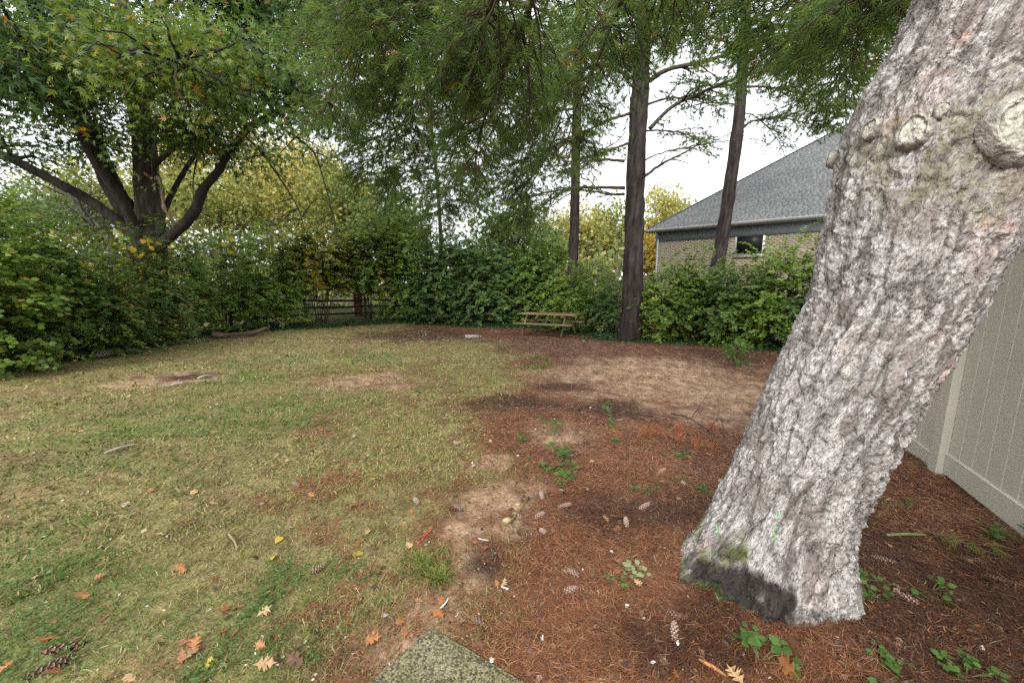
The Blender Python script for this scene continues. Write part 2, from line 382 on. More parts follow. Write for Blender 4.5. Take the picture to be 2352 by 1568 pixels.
bd = [k for k in range(n)] + [k * n + n - 1 for k in range(1, n)] + [(n - 1) * n + k for k in range(n - 2, -1, -1)] + [k * n for k in range(n - 2, 0, -1)]
Vb = V[bd].copy(); Vb[:, 2] = topz - .12; nb = len(bd)
S = np.array([[bd[k], len(V) + k, len(V) + (k + 1) % nb, bd[(k + 1) % nb]] for k in range(nb)])
m, ntm, b = newmat('pebble_concrete')
tc = N(ntm, 'ShaderNodeTexCoord'); vo = N(ntm, 'ShaderNodeTexVoronoi'); vo.inputs['Scale'].default_value = 130
nz = N(ntm, 'ShaderNodeTexNoise'); nz.inputs['Scale'].default_value = 4; nz.inputs['Detail'].default_value = 9
ntm.links.new(tc.outputs['Object'], vo.inputs['Vector']); ntm.links.new(tc.outputs['Object'], nz.inputs['Vector'])
r1 = N(ntm, 'ShaderNodeValToRGB'); r1.color_ramp.elements[0].color = (.06, .055, .032, 1); r1.color_ramp.elements[1].color = (.33, .30, .22, 1)
r1.color_ramp.elements[0].position = .15; r1.color_ramp.elements[1].position = .95
se = N(ntm, 'ShaderNodeSeparateColor'); ntm.links.new(vo.outputs['Color'], se.inputs[0]); ntm.links.new(se.outputs[0], r1.inputs[0])
r2 = N(ntm, 'ShaderNodeValToRGB'); r2.color_ramp.elements[0].position = .4; r2.color_ramp.elements[1].position = .62; r2.color_ramp.elements[0].color = (.62, .64, .42, 1); r2.color_ramp.elements[1].color = (.92, .88, .74, 1)
ntm.links.new(nz.outputs['Fac'], r2.inputs[0])
mu = N(ntm, 'ShaderNodeMix', data_type='RGBA', blend_type='MULTIPLY'); mu.inputs[0].default_value = 1
ntm.links.new(r1.outputs[0], mu.inputs[6]); ntm.links.new(r2.outputs[0], mu.inputs[7]); ntm.links.new(mu.outputs[2], b.inputs['Base Color']); b.inputs['Roughness'].default_value = .8
bp = N(ntm, 'ShaderNodeBump'); bp.inputs['Strength'].default_value = .6; bp.inputs['Distance'].default_value = .004; bp.invert = True
ntm.links.new(vo.outputs['Distance'], bp.inputs['Height']); ntm.links.new(bp.outputs[0], b.inputs['Normal'])
pad = mk('concrete_pad', np.concatenate([V, Vb]), [Q[:, ::-1], S], m, None, None, False)
tag(pad, 'mossy pebble concrete pad corner jutting into the brown mulch', 'concrete slab')

# ---------------------------------------------------------------- lawn grass, clover and needle litter (nobody could count them)
def blades(n, rmin, rmax, wmul, hmul):
    x, y = scatter(n, rmin, rmax, 30, 156)
    keep = (rs.rand(n) < grass_w(x, y) * .95 + .01) & ~in_pad(x, y)
    x, y = x[keep], y[keep]; k = len(x); r = np.hypot(x, y)
    gw = blobs(x, y, GREEN, .5, .6, 9.)
    green = rs.rand(k) < .20 + .50 * gw + .25 * smooth(.0, .5, fbm(x * 1.5, y * 1.5, 12.2, 3))
    ang = rs.rand(k) * 6.283; lean = np.where(green, .35 + .6 * rs.rand(k), .55 + .85 * rs.rand(k))
    L = (.018 + .038 * rs.rand(k) ** 1.5) * hmul
    clump = fbm(x * 4, y * 4, 6.1, 2); L = L * (1 + .6 * np.clip(clump, -.6, 1.2))
    d = np.stack([np.sin(lean) * np.cos(ang), np.sin(lean) * np.sin(ang), np.cos(lean)], -1)
    P = np.stack([x, y, ground_z(x, y) - .004 + np.where(green, 0, .012 * rs.rand(k))], -1)
    w = (.0010 + .0010 * rs.rand(k)) * wmul * np.maximum(1, r / 2.2)
    s = unit(np.cross(d, np.array([0, 0, 1.0]) + .6 * runit(k))) * w[:, None]
    tip = P + d * L[:, None]; tip[:, 2] -= .35 * L * np.sin(lean); tip[:, 2] = np.maximum(tip[:, 2], P[:, 2] + .004)
    mid = P + d * (L * .55)[:, None]
    V = np.stack([P - s, P + s, mid + s * .8, mid - s * .8, tip], 1).reshape(-1, 3)
    b = np.arange(k)[:, None] * 5
    Qd = (b + np.array([[0, 1, 2, 3]])); Tr = (b + np.array([[3, 2, 4]]))
    cs = np.array([[.31, .255, .11], [.26, .22, .085], [.37, .31, .155], [.20, .20, .068]])[rs.randint(0, 4, k)]
    cg = np.array([[.10, .165, .036], [.13, .19, .045], [.08, .135, .03]])[rs.randint(0, 3, k)]
    c = np.where(green[:, None], cg, cs) * (.75 + .5 * rs.rand(k, 1)) * (1 + .35 * fbm(x * 1.1, y * 1.1, 41.3, 3)[:, None])
    return V, [Qd, Tr], np.repeat(c, 5, 0)
mb = MB()
mb.add(*blades(145000, .75, 3.2, 1.0, 1.0)); mb.add(*blades(95000, 3.0, 8.5, 1.5, 1.1)); mb.add(*blades(55000, 8., 22, 1.7, 1.3))
tag(mb.build('lawn_grass', M['grass']), 'thin patchy lawn of yellowed and green grass', 'grass', kind='stuff')

def clover(n, rmin, rmax):
    x, y = scatter(n, rmin, rmax, 50, 156)
    keep = rs.rand(n) < (.10 + blobs(x, y, GREEN, .7, 1.1, 9.)) * smooth(-.05, .6, fbm(x * 2.6, y * 2.6, 19.2, 4) + .12) * grass_w(x, y)
    x, y = x[keep], y[keep]; k = len(x); r = np.hypot(x, y)
    P = np.repeat(np.stack([x, y, ground_z(x, y) + .012 + .02 * rs.rand(k)], -1), 3, 0)
    a = np.repeat(rs.rand(k) * 6.283, 3) + np.tile([0, 2.09, 4.19], k)
    A = np.stack([np.cos(a), np.sin(a), .1 + .3 * rs.rand(3 * k)], -1)
    c = np.repeat(np.array([.105, .18, .045])[None] * (.7 + .7 * rs.rand(k, 1)), 3, 0)
    return leaves(P, A, np.array([[0, 0, 1.0]]) + .25 * runit(3 * k), np.repeat(.007 + .006 * rs.rand(k), 3) * np.maximum(1, np.repeat(r, 3) / 4), c, 'diamond', 1.5)
mb = MB(); mb.add(*clover(50000, .8, 3)); mb.add(*clover(24000, 3, 9))
tag(mb.build('clover_patches', M['leaf']), 'low green clover spreading through the left lawn', 'clover', kind='stuff')

def litter(n, rmin, rmax, a0, a1, wm):
    x, y = scatter(n, rmin, rmax, a0, a1)
    gw = grass_w(x, y); dw = blobs(x, y, DIRT)
    keep = (rs.rand(n) < np.clip(1.0 - gw * .93, .05, 1) * (1 - .80 * dw)) & ~in_pad(x, y)
    x, y = x[keep], y[keep]; k = len(x); r = np.hypot(x, y)
    flow = fbm(x * .8, y * .8, 22.1, 2) * 4
    ang = flow + rs.normal(size=k) * .9
    L = .035 + .075 * rs.rand(k); h = .003 + .014 * rs.rand(k) ** 2
    d = np.stack([np.cos(ang), np.sin(ang), rs.normal(size=k) * .10], -1)
    s = np.stack([-np.sin(ang), np.cos(ang), np.zeros(k)], -1) * ((.0009 + .0007 * rs.rand(k)) * wm * np.maximum(1, r / 2.0))[:, None]
    P = np.stack([x, y, ground_z(x, y) + .004 + h], -1)
    bend = s / (np.linalg.norm(s, axis=1)[:, None] + 1e-9) * (L * rs.normal(size=k) * .16)[:, None]
    a, b_ = P - d * (L / 2)[:, None] + bend, P + d * (L / 2)[:, None] + bend
    V = np.stack([a, P - s, b_, P + s], 1).reshape(-1, 3)
    Q = np.arange(k * 4).reshape(-1, 4)
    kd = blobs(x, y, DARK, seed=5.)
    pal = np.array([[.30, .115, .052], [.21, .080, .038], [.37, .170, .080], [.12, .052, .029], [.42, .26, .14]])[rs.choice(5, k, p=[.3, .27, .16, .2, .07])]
    c = .82 * pal * (.7 + .6 * rs.rand(k, 1)) * (1 - .66 * kd[:, None] * (rs.rand(k, 1) < .85))  # needles darkened on dark litter and in the painted trunk shade
    return V, [Q[:, [0, 1, 2, 3]]], np.repeat(c, 4, 0)
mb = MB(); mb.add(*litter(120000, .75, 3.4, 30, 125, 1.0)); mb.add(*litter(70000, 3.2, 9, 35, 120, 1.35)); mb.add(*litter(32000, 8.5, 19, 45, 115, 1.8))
tag(mb.build('pine_needle_litter', M['litter']), 'rust brown fallen pine needles covering the ground under the pines', 'needle litter', kind='stuff')

def crumbs(n, rmin, rmax, a0, a1, big=1.0):
    x, y = scatter(n, rmin, rmax, a0, a1); k = n; r = np.hypot(x, y)
    P = np.stack([x, y, ground_z(x, y) + .006 + .006 * rs.rand(k)], -1)
    a = rs.rand(k) * 6.283; A = np.stack([np.cos(a), np.sin(a), rs.normal(size=k) * .25], -1)
    pal = np.array([[.07, .04, .025], [.2, .12, .07], [.35, .25, .17], [.5, .46, .4], [.26, .10, .05], [.62, .6, .55]])[rs.choice(6, k, p=[.36, .28, .10, .03, .215, .015])]
    return leaves(P, A, np.array([[0, 0, 1.0]]) + .5 * runit(k), (.006 + .016 * rs.rand(k) ** 2) * big * np.maximum(1, r / 3), pal * (.6 if big > 1 else 1), 'diamond', .8)
mb = MB(); mb.add(*crumbs(17000, .75, 4, 30, 150)); mb.add(*crumbs(10000, 4, 18, 40, 150)); mb.add(*crumbs(2600, .75, 3.6, 28, 90, 2.6)); mb.add(*crumbs(1500, 1.2, 6, 85, 150, 2.0))
tag(mb.build('leaf_crumbs', M['litter']), 'tiny broken leaf and bark crumbs strewn over the yard', 'leaf debris', kind='stuff')
# ---------------------------------------------------------------- big leaning pine
YB = 1.92
ST = [(1742, 1440, 170), (1762, 1340, 154), (1783, 1222, 148), (1824, 1120, 145), (1869, 1024, 153), (1939, 880, 167), (2019, 730, 183), (2092, 540, 217), (2132, 430, 241), (2188, 300, 274), (2284, 105, 274)]
ax, rad = [], []
for vx, vy, hw in ST:
    p = at(vx, vy, YB); dep = (p - EYE) @ np.array([0, math.cos(PITCH), -math.sin(PITCH)])
    ax.append(p); rad.append(hw / FV * dep / math.sqrt(1 + ((vx - CX) / FV) ** 2) * 1.06)
ax, rad = np.array(ax), np.array(rad)
dirt_ = unit(ax[-1] - ax[-4])
ax = np.concatenate([[ax[0] - unit(ax[1] - ax[0]) * .30], ax, [ax[-1] + dirt_ * 1.0, ax[-1] + dirt_ * 2.4 + np.array([-.05, .1, .2]), ax[-1] + dirt_ * 4.5 + np.array([-.2, .3, .6]), ax[-1] + dirt_ * 8 + np.array([-.8, .5, 1.6])]])
rad = np.concatenate([[rad[0] * 1.08], rad, [rad[-1] * .93, rad[-1] * .82, rad[-1] * .66, .10]])
base_pt = onground(ax[1][0], ax[1][1])
pine0 = thing('leaning_pine', base_pt, 'huge leaning pine with scaly grey-pink bark beside the vinyl fence', 'pine tree')
# length coordinate, dense where the photograph shows the trunk
nl = 640
seg = np.concatenate([[0], np.cumsum(np.linalg.norm(np.diff(ax, axis=0), axis=1))])
vis_end = seg[13]
sv = np.concatenate([np.linspace(0, vis_end, nl), np.linspace(vis_end, seg[-1], 60)[1:]])
tt = np.interp(sv, seg, np.arange(len(ax)))
def cat_at(Pts, t):
    P = np.asarray(Pts, float); P = P if P.ndim > 1 else P[:, None]
    Qp = np.concatenate([[2 * P[0] - P[1]], P, [2 * P[-1] - P[-2]]]); t = np.clip(t, 0, len(P) - 1 - 1e-9); i = t.astype(int); f = (t - i)[:, None]
    a, b, c, d = Qp[i], Qp[i + 1], Qp[i + 2], Qp[i + 3]
    return .5 * (2 * b + (c - a) * f + (2 * a - 5 * b + 4 * c - d) * f ** 2 + (3 * b - a - 3 * c + d) * f ** 3)
PA = cat_at(ax, tt); RA = cat_at(rad, tt)[:, 0]
T = unit(np.gradient(PA, axis=0))
toc = unit(EYE - PA); toc = unit(toc - T * (toc * T).sum(1)[:, None])     # frame: side that faces the yard
toc0 = unit(toc.mean(0)); FA = unit(toc0[None] - T * (T @ toc0)[:, None]); FB = np.cross(T, FA)
na = 300
q = np.linspace(-1, 1, na, endpoint=False); th = np.pi * (.5 * q + .5 * q ** 3)
TH, SV = np.meshgrid(th, sv); ct, st_ = np.cos(TH), np.sin(TH)
R0 = RA[:, None]
Rm = .40
X3, Y3, Z3 = ct * Rm, st_ * Rm, SV                                            # noise space, unrolled without a seam
wx = .035 * perlin(X3 * 7, Y3 * 7, Z3 * 5); wy = .035 * perlin(X3 * 7 + 9, Y3 * 7, Z3 * 5 + 4); wz = .05 * perlin(X3 * 6, Y3 * 6 + 7, Z3 * 4)
Xw, Yw, Zw = X3 + wx, Y3 + wy, Z3 + wz
lump = .012 * perlin(X3 * 3.2, Y3 * 3.2, Z3 * 1.5) + .005 * perlin(X3 * 8, Y3 * 8, Z3 * 3.2 + 5)
fu = perlin(Xw * 11, Yw * 11, Zw * 3.0 + 2); furrow = np.exp(-(fu / .13) ** 2)
w1, w2, wid = worley(Xw * 17 + 40, Yw * 17 + 40, Zw * 8.5 + 5); hid = _P[(wid + 31) & 255] / 255.
pl = smooth(.05, .13, w2 - w1) * (hid < .22 + .34 * smooth(.5, 1.3, SV)) * smooth(-.35, .25, fbm(Xw * 3, Yw * 3, Zw * 2 + 30, 2) + .1)       # smooth grey plates among the flaky scales
plate = fbm(Xw * 17, Yw * 17, Zw * 11, 2); lv = plate * 4.2; fl = np.floor(lv); fr = lv - fl
fine = fbm(Xw * 66, Yw * 66, Zw * 56 + 3, 2); lv2 = fine * 3.4; fl2 = np.floor(lv2); fr2 = lv2 - fl2
scal = smooth(0, 1.9, SV) * (1 - .5 * smooth(vis_end * .62, vis_end * .8, SV))
disp = lump - .008 * furrow * smooth(.2, 1.0, SV) + .0040 * (fl + smooth(0, .2, fr)) * (1 - .7 * pl) + .0034 * (fl2 + smooth(0, .3, fr2)) * (1 - .75 * pl) + .006 * pl + .0014 * perlin(Xw * 120, Yw * 120, Zw * 95)
# root flare with lobes, hollow rotten side
SVG = sv[np.argmin(np.abs(PA[:, 2] - base_pt[2]))]; low = 1 - smooth(SVG - .12, SVG + .5, SV)
rdv = ct[..., None] * FA[:, None] + st_[..., None] * FB[:, None]
def lobe(v, pw): return np.clip(rdv @ unit(np.array(v)), 0, 1) ** pw
disp = disp + low ** 1.6 * (.03 + .17 * lobe((-1, -.1, -.1), 5) + .08 * lobe((-.45, -.9, 0), 10) + .05 * lobe((.45, -.88, 0), 9))
P3 = PA[:, None] + (R0 + disp)[..., None] * (ct[..., None] * FA[:, None] + st_[..., None] * FB[:, None])
lev = 1 - smooth(SVG - .1, SVG + .5, SV)
P3[..., 2] += (PA[:, None, 2] - P3[..., 2]) * lev * .95                        # the foot stands level on the ground
vxg, vyg = view(P3)
def near(vx, vy, r, stretch=1.0):
    # world distance on the bark to the bark point seen there
    s = (vxg - vx) ** 2 + (vyg - vy) ** 2 + np.where(ct < .05, 1e9, 0); k = np.unravel_index(np.argmin(s), s.shape); p = P3[k]
    return np.linalg.norm(P3 - p, axis=-1) / r, p, k
nzb = .35 * fbm(X3 * 9, Y3 * 9, Z3 * 9, 3)
rot = np.zeros_like(SV)
for vx, vy, r in ((1690, 1390, .24), (1640, 1400, .26), (1760, 1440, .20), (1580, 1260, .08), (1640, 1330, .13)):
    d, _, _ = near(vx, vy, r); rot = np.maximum(rot, 1 - smooth(.6, 1.1, d + nzb * 1.7))
P3 = P3 - (rot * (-.020 + .040 * fbm(X3 * 16, Y3 * 16, Z3 * 9, 3)))[..., None] * (ct[..., None] * FA[:, None] + st_[..., None] * FB[:, None])
moss = np.zeros_like(SV)
for vx, vy, r in ((1640, 1290, .19), (1590, 1220, .15), (1680, 1270, .12), (1620, 1360, .14), (1590, 1300, .15)):
    d, _, _ = near(vx, vy, r); moss = np.maximum(moss, 1 - smooth(.5, 1.15, d + nzb * 1.6))
whorl = np.zeros_like(SV)
for vx, vy, r in ((2040, 350, .20), (2130, 380, .22), (2300, 330, .3)):
    d, _, _ = near(vx, vy, r); whorl = np.maximum(whorl, 1 - smooth(.5, 1.2, d + nzb))
h1 = _P[(fl.astype(int) * 7 + np.floor(Xw * 15).astype(int) * 13 + np.floor(Zw * 9).astype(int) * 29 + np.floor(Yw * 15).astype(int) * 5) & 255] / 255.
h2 = _P[(fl2.astype(int) * 11 + fl.astype(int) * 3 + 40) & 255] / 255.
pk = fbm(Xw * 5, Yw * 5, Zw * 3.4 + 8, 3)
GREY, LIGHT, WHITE, PINK, ORNG, DARKB = [np.array(c) for c in ((.27, .245, .235), (.445, .418, .405), (.70, .685, .675), (.50, .385, .34), (.53, .25, .15), (.07, .059, .054))]
c = GREY + (LIGHT - GREY) * smooth(.1, .8, .5 * h1 + .5 * h2)[..., None]
c = c + (PINK - c) * (.36 * smooth(.15, .6, pk + .3 * (h2 - .5)))[..., None]
c = c + (ORNG - c) * (.75 * smooth(.55, .8, pk + .35 * (h1 - .5)) * smooth(.3, .8, h2))[..., None]
wh = np.maximum(.9 * (1 - smooth(.03, .24, np.abs(fr2 - .15))), .8 * (1 - smooth(.0, .12, np.abs(fr - .1)))) * .55 * smooth(.25, .8, fbm(Xw * 20, Yw * 20, Zw * 15 + 20, 3) * .8 + .55)
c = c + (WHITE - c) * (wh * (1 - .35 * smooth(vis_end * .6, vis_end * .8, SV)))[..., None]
c = c + (np.array([.23, .198, .183]) * (1 + .25 * perlin(Xw * 60, Yw * 60, Zw * 150)[..., None]) * (.75 + .6 * hid[..., None]) - c) * (.92 * pl)[..., None]
c = c + (DARKB - c) * (.5 * (1 - smooth(.0, .06, w2 - w1)) * (hid < .5))[..., None]
c = c + (DARKB - c) * (.55 * furrow * smooth(.2, 1.0, SV) + .6 * (fr2 > .84) + .4 * (fr > .92))[..., None].clip(0, 1)
c = c * (1 - np.array([.30, .36, .39]) * smooth(vis_end * .56, vis_end * .76, SV)[..., None])  # upper trunk browner, with the light's falloff painted in as darkening
c = c + (np.array([.22, .20, .12]) - c) * (.55 * whorl * (h1 > .35))[..., None]
c = c + (np.array([.012, .008, .006]) * (1 + .8 * perlin(X3 * 40, Y3 * 40, Z3 * 40)[..., None]) - c) * (.93 * rot)[..., None]
c = c + (np.array([.10, .125, .022]) - c) * (moss * (.35 + .65 * (h2 > .4)) * (1 - .5 * rot) * smooth(-.3, .25, fbm(X3 * 14, Y3 * 14, Z3 * 14, 3)))[..., None]
for vx, vy, r in ((1781, 1224, .022), (1774, 1238, .018), (1783, 1210, .014), (1788, 1180, .012), (1650, 1218, .014), (1654, 1210, .010), (1652, 1268, .012)):
    d, _, _ = near(vx, vy, r); c = c + (np.array([.17, .56, .22]) - c) * (.85 * (1 - smooth(.7, 1.0, d + nzb * 1.5)))[..., None]
nrow = len(sv)
i = np.arange(nrow - 1)[:, None] * na; j = np.arange(na)[None]; j2 = (j + 1) % na
Q = np.stack([i + j, i + j2, i + na + j2, i + na + j], -1).reshape(-1, 4)
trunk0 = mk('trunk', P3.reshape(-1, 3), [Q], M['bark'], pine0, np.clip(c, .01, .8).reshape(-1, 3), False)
# cut branch stubs with a callus ring
def surf_at(vx, vy):
    d, p, k = near(vx, vy, 1.0); n_ = ct[k] * FA[k[0]] + st_[k] * FB[k[0]]; return p, n_
for vx, vy, rr_, hh, tilt in ((2007, 300, .034, .026, (0, 0, 0)), (2098, 306, .050, .030, (0, 0, 0)), (2345, 288, .095, .030, (.1, -.1, 0)), (1900, 362, .030, .035, (-.3, .0, 0)), (1948, 855, .024, .006, (0, 0, 0)), (2165, 250, .022, .008, (0, 0, 0))):
    p, n_ = surf_at(vx, vy); n_ = unit(n_ + np.array(tilt)); a_ = unit(np.cross(n_, T[280])); b_ = np.cross(n_, a_)
    kk = 30; an = np.linspace(0, 2 * np.pi, kk, endpoint=False)
    prof = [(1.5, -.7, .20), (1.4, .1, .26), (1.25, .7, .34), (1.1, 1.0, .42), (1.0, .8, .10), (.95, .66, .34), (.75, .72, .50), (.5, .68, .36), (.25, .70, .44), (.0, .62, .12)]
    Vs, Cs = [], []
    for qi, (fr_, fh, g_) in enumerate(prof):
        wob = 1 + .07 * np.sin(3 * an + vx) + .05 * rs.normal(size=kk) * (fr_ > .9)
        Vs.append(p + (rr_ * fr_ * wob)[:, None] * (np.cos(an)[:, None] * a_ * .82 + np.sin(an)[:, None] * b_) + n_ * (hh * fh * (1 + .06 * rs.normal(size=(kk, 1)))))
        t_ = np.array([1.0, .96, .80]) if fr_ < 1.2 else np.array([1, .92, .80])
        Cs.append(np.clip(g_ * (1.0 + .22 * rs.normal(size=(kk, 1))), .08, .7) * t_)
    V = np.concatenate(Vs); ii = np.arange(len(prof) - 1)[:, None] * kk; jj = np.arange(kk)[None]; jk = (jj + 1) % kk
    mk('branch_stub', V, [np.stack([ii + jj, ii + jk, ii + kk + jk, ii + kk + jj], -1).reshape(-1, 4)], M['bark'], pine0, np.concatenate(Cs), True)

# ---------------------------------------------------------------- pine limbs
GN = [np.array(c) for c in ((.115, .195, .058), (.145, .22, .064), (.095, .17, .064), (.175, .235, .072))]
def pine_limb(path, r0, r1, lat, wood, tufts, start=.15, step=.34, nlat=3, droop=.25, dens=1.0, thin=1.0, dead=False):
    P = catmull(path, 30); L = np.linalg.norm(np.diff(P, axis=0), axis=1).sum()
    bc = np.array([.075, .058, .046])
    wood.tube(P + rs.normal(size=P.shape) * .006, np.linspace(r0, r1, 30), 7, bc, jit=.08)
    T_ = unit(np.gradient(P, axis=0)); nn = max(2, int(L * (1 - start) / step))
    for f in np.linspace(start, .99, nn):
        k = int(f * 29); p, t = P[k], T_[k]
        side = unit(np.cross(t, [0, 0, 1.0])); upv = np.cross(side, t)
        for _ in range(nlat if not dead else rs.randint(0, 4)):
            a = rs.choice([0, math.pi]) + rs.normal() * .75
            d = unit(t * (.55 + .5 * rs.rand()) + math.cos(a) * side + .55 * math.sin(a) * upv)
            l = lat * (1 - .55 * f) * (.55 + .6 * rs.rand()); m = 7
            s = np.linspace(0, 1, m)[:, None]
            Q_ = p + d * l * s + np.array([0, 0, -1.0]) * droop * l * (s ** 2) * (.5 + rs.rand()) + rs.normal(size=(m, 3)) * .018 * l * s
            wood.tube(Q_, np.linspace(max(r1, .3 * r0 * (1 - f) + .006), .0025, m) * thin, 4, bc * .9, cap=False)
            if dead: continue
            ns = max(2, int(l / .085 * dens))
            for g in np.linspace(.22, 1, ns):
                x = g * (m - 1); k0 = min(int(x), m - 2); q = Q_[k0] + (Q_[k0 + 1] - Q_[k0]) * (x - k0); dd = unit(Q_[k0 + 1] - Q_[k0])
                sd_ = unit(np.cross(dd, [0, 0, 1.0])) * rs.choice([-1, 1]); e = unit(dd * .8 + sd_ * .8 * (g < .97) + rs.normal(size=3) * .25)
                ll = (.10 + .22 * rs.rand()) * (1.15 - .6 * g)
                e2 = e + np.array([0, 0, -.15])
                sw = unit(np.cross(e, [.3, .9, .3])) * .004 * thin; wood.add(np.array([q - sw, q + sw, q + e2 * ll]), [np.array([[0, 1, 2]])], bc * .9)
                for h in ((.45, 1.0) if ll > .17 else (1.0,)): tufts.append(np.concatenate([q + e * ll * h, e]))
def grow_needles(tufts, nn, length, width, spread, name, parent, pal, bright=1.0):
    A = np.array(tufts); k = len(A)
    cl = np.array(pal)[rs.randint(0, len(pal), k)] * (.75 + .55 * rs.rand(k, 1)) * bright
    tuftnoise = fbm(A[:, 0] * .9, A[:, 1] * .9, A[:, 2] * .9, 2); cl = cl * (1 + .35 * tuftnoise[:, None])
    yl = rs.rand(k) < .02; cl[yl] = np.array([.26, .19, .05])
    V, F, K = needles(A[:, :3], A[:, 3:], nn, length, width, spread, np.clip(cl, .01, .5))
    return mk(name, V, [F], M['needle'], parent, K)
TR = lambda z: PA[np.argmin(np.abs(PA[:, 2] - z))]
near_limbs = [
 ([(1120, -80, 4.6), (1030, 60, 5.8), (960, 200, 7.0), (930, 320, 8.0), (930, 420, 8.8)], 5.8, .030, 1.7),
 ([(1400, -70, 5.2), (1330, 90, 6.4), (1260, 240, 7.6), (1210, 360, 8.6), (1150, 450, 9.4)], 5.6, .030, 1.6),
 ([(980, -80, 5.6), (880, 60, 6.8), (800, 200, 8.0), (770, 300, 8.8)], 6.2, .030, 1.6),
 ([(1180, -60, 7.0), (1110, 180, 8.6), (1040, 350, 10.0), (1010, 460, 11.0), (1000, 540, 11.8)], 7.0, .032, 1.9),
  # (path points after the trunk (view x, view y, distance), trunk height, start radius)
 ([(1165, -60, 3.3), (1120, 30, 3.8), (1082, 120, 4.2), (1050, 200, 4.6)], 4.6, .040, 1.3),
 ([(1250, -60, 3.4), (1205, 40, 3.9), (1170, 125, 4.4), (1135, 215, 5.0), (1105, 300, 5.5), (1085, 400, 6.0)], 5.0, .040, 1.5),
 ([(1450, -60, 4.2), (1400, 70, 4.9), (1350, 190, 5.6), (1320, 260, 6.2), (1300, 340, 6.8)], 4.8, .030, 1.4),
 ([(1020, -80, 3.6), (930, 0, 4.6), (840, 90, 5.6), (770, 190, 6.5), (740, 270, 7.2)], 5.2, .035, 1.6),
 ([(1060, -80, 5.0), (980, 90, 6.2), (900, 240, 7.4), (860, 360, 8.4), (850, 420, 9.2)], 6.0, .035, 1.7),
 ([(1280, -60, 6.0), (1210, 130, 7.2), (1130, 300, 8.4), (1060, 420, 9.4), (1000, 500, 10.2)], 6.4, .035, 1.7),
 ([(1340, -40, 6.6), (1310, 180, 8.0), (1260, 350, 9.0), (1200, 460, 9.8), (1170, 520, 10.4)], 6.6, .032, 1.5),
 ([(900, -90, 4.4), (820, -20, 5.4), (750, 40, 6.4), (690, 100, 7.4)], 5.6, .032, 1.5),
 ([(1560, -80, 4.0), (1500, -10, 5.0), (1450, 60, 6.0), (1400, 130, 7.0)], 4.4, .028, 1.2),
 ([(2080, -70, 3.0), (1960, 30, 4.4), (1850, 80, 5.6), (1740, 130, 6.8)], 3.4, .036, 1.3),
 ([(2060, -90, 3.6), (1960, 110, 5.4), (1900, 210, 6.8), (1850, 290, 8.0)], 3.8, .034, 1.3),
 ([(1900, -90, 4.2), (1830, -10, 5.4), (1780, 70, 6.6), (1740, 180, 8.0)], 4.4, .030, 1.4),
 ([(2000, -60, 4.4), (1940, 60, 5.8), (1930, 150, 7.0), (1925, 240, 8.0)], 4.2, .030, 1.3),
 ([(1700, -80, 4.6), (1640, -10, 5.6), (1600, 60, 6.8), (1570, 130, 8.0)], 5.0, .028, 1.2),
]
wood, tufts = MB(), []
for pts, z0, r0, lat in near_limbs:
    tufts = []; wood = MB()
    pp_ = [at(*p) for p in pts]; bk = pp_[0] - unit(pp_[1] - pp_[0]) * 1.3; path = [TR(z0 + 1.0), (TR(z0 + 1.0) + bk) / 2 + np.array([0, 0, .5]), bk] + pp_
    pine_limb(path, r0, r0 * .22, lat, wood, tufts, start=.45, step=.25, nlat=4, droop=.22, dens=1.3)
    lb = wood.build('limb', M['twig'], pine0)
    A = np.array(tufts); u_, v_ = view(A[:, :3]); ok = A[:, 1] > 1.6
    A = A[ok]
    dk = .62 if pts[-1][0] > 1500 else 1.0
    grow_needles(list(A), 14, .115, .0065 if pts[-1][2] < 8 else .0092, .40, 'needles', lb, GN)
# brown cut end on the thick bough
mbs = MB(); e_ = at(1050, 200, 4.6); d_ = unit(e_ - at(1082, 120, 4.2)); mbs.tube(np.array([e_ - d_ * .12, e_ - d_ * .02, e_ + d_ * .02]), [.024, .026, .020], 10, (.16, .07, .035)); mbs.build('cut_end', M['twig'], pine0)

# ---------------------------------------------------------------- tan vinyl fence on the right
fa = G(2162, 1086); fb = G(2349, 1238)
fd = unit(fb[:2] - fa[:2]); fd3 = np.array([fd[0], fd[1], 0]); fang = math.atan2(fd[1], fd[0]); FR = rotz(fang)
vf = thing('vinyl_fence', onground(fa[0], fa[1]), 'tan vinyl board privacy fence behind the leaning pine', 'fence')
M['vinyl'] = plain_mat('tan_vinyl', (.56, .535, .45), .42, .4, .05, 3, .03, 30, col2=(.60, .57, .485))
def fpt(s, z, off=0): 
    b = fa[:2] + fd * s; nrm = np.array([-fd[1], fd[0]]); b = b + nrm * off
    return np.array([b[0], b[1], z])
FZ = float(ground_z(fa[0], fa[1]))
def fbox(name, s0, s1, z0, z1, t, off=0, par=vf, bev=.006):
    h = np.array([(s1 - s0) / 2, t / 2, (z1 - z0) / 2]); b = bev
    mb = MB(); V = []
    for sx in (-1, 1):
        for sy in (-1, 1):
            for sz in (-1, 1):
                for ax_ in range(3):
                    v = np.array([sx, sy, sz]) * h; 
                    for o_ in range(3):
                        if o_ != ax_: v[o_] -= np.sign(v[o_]) * b
                    V.append(v)
    V = np.array(V)
    import bmesh
    bm = bmesh.new(); [bm.verts.new(v) for v in V]; bmesh.ops.convex_hull(bm, input=bm.verts); me = bpy.data.meshes.new(name); bm.to_mesh(me); bm.free()
    Vw = np.array([v.co[:] for v in me.vertices]) @ FR.T + fpt((s0 + s1) / 2, (z0 + z1) / 2, off)
    me.vertices.foreach_set('co', Vw.astype(np.float32).ravel()); me.update(); me.materials.append(M['vinyl'])
    o = bpy.data.objects.new(name, me); C.objects.link(o); put_under(o, par); return o
BAY = 2.4
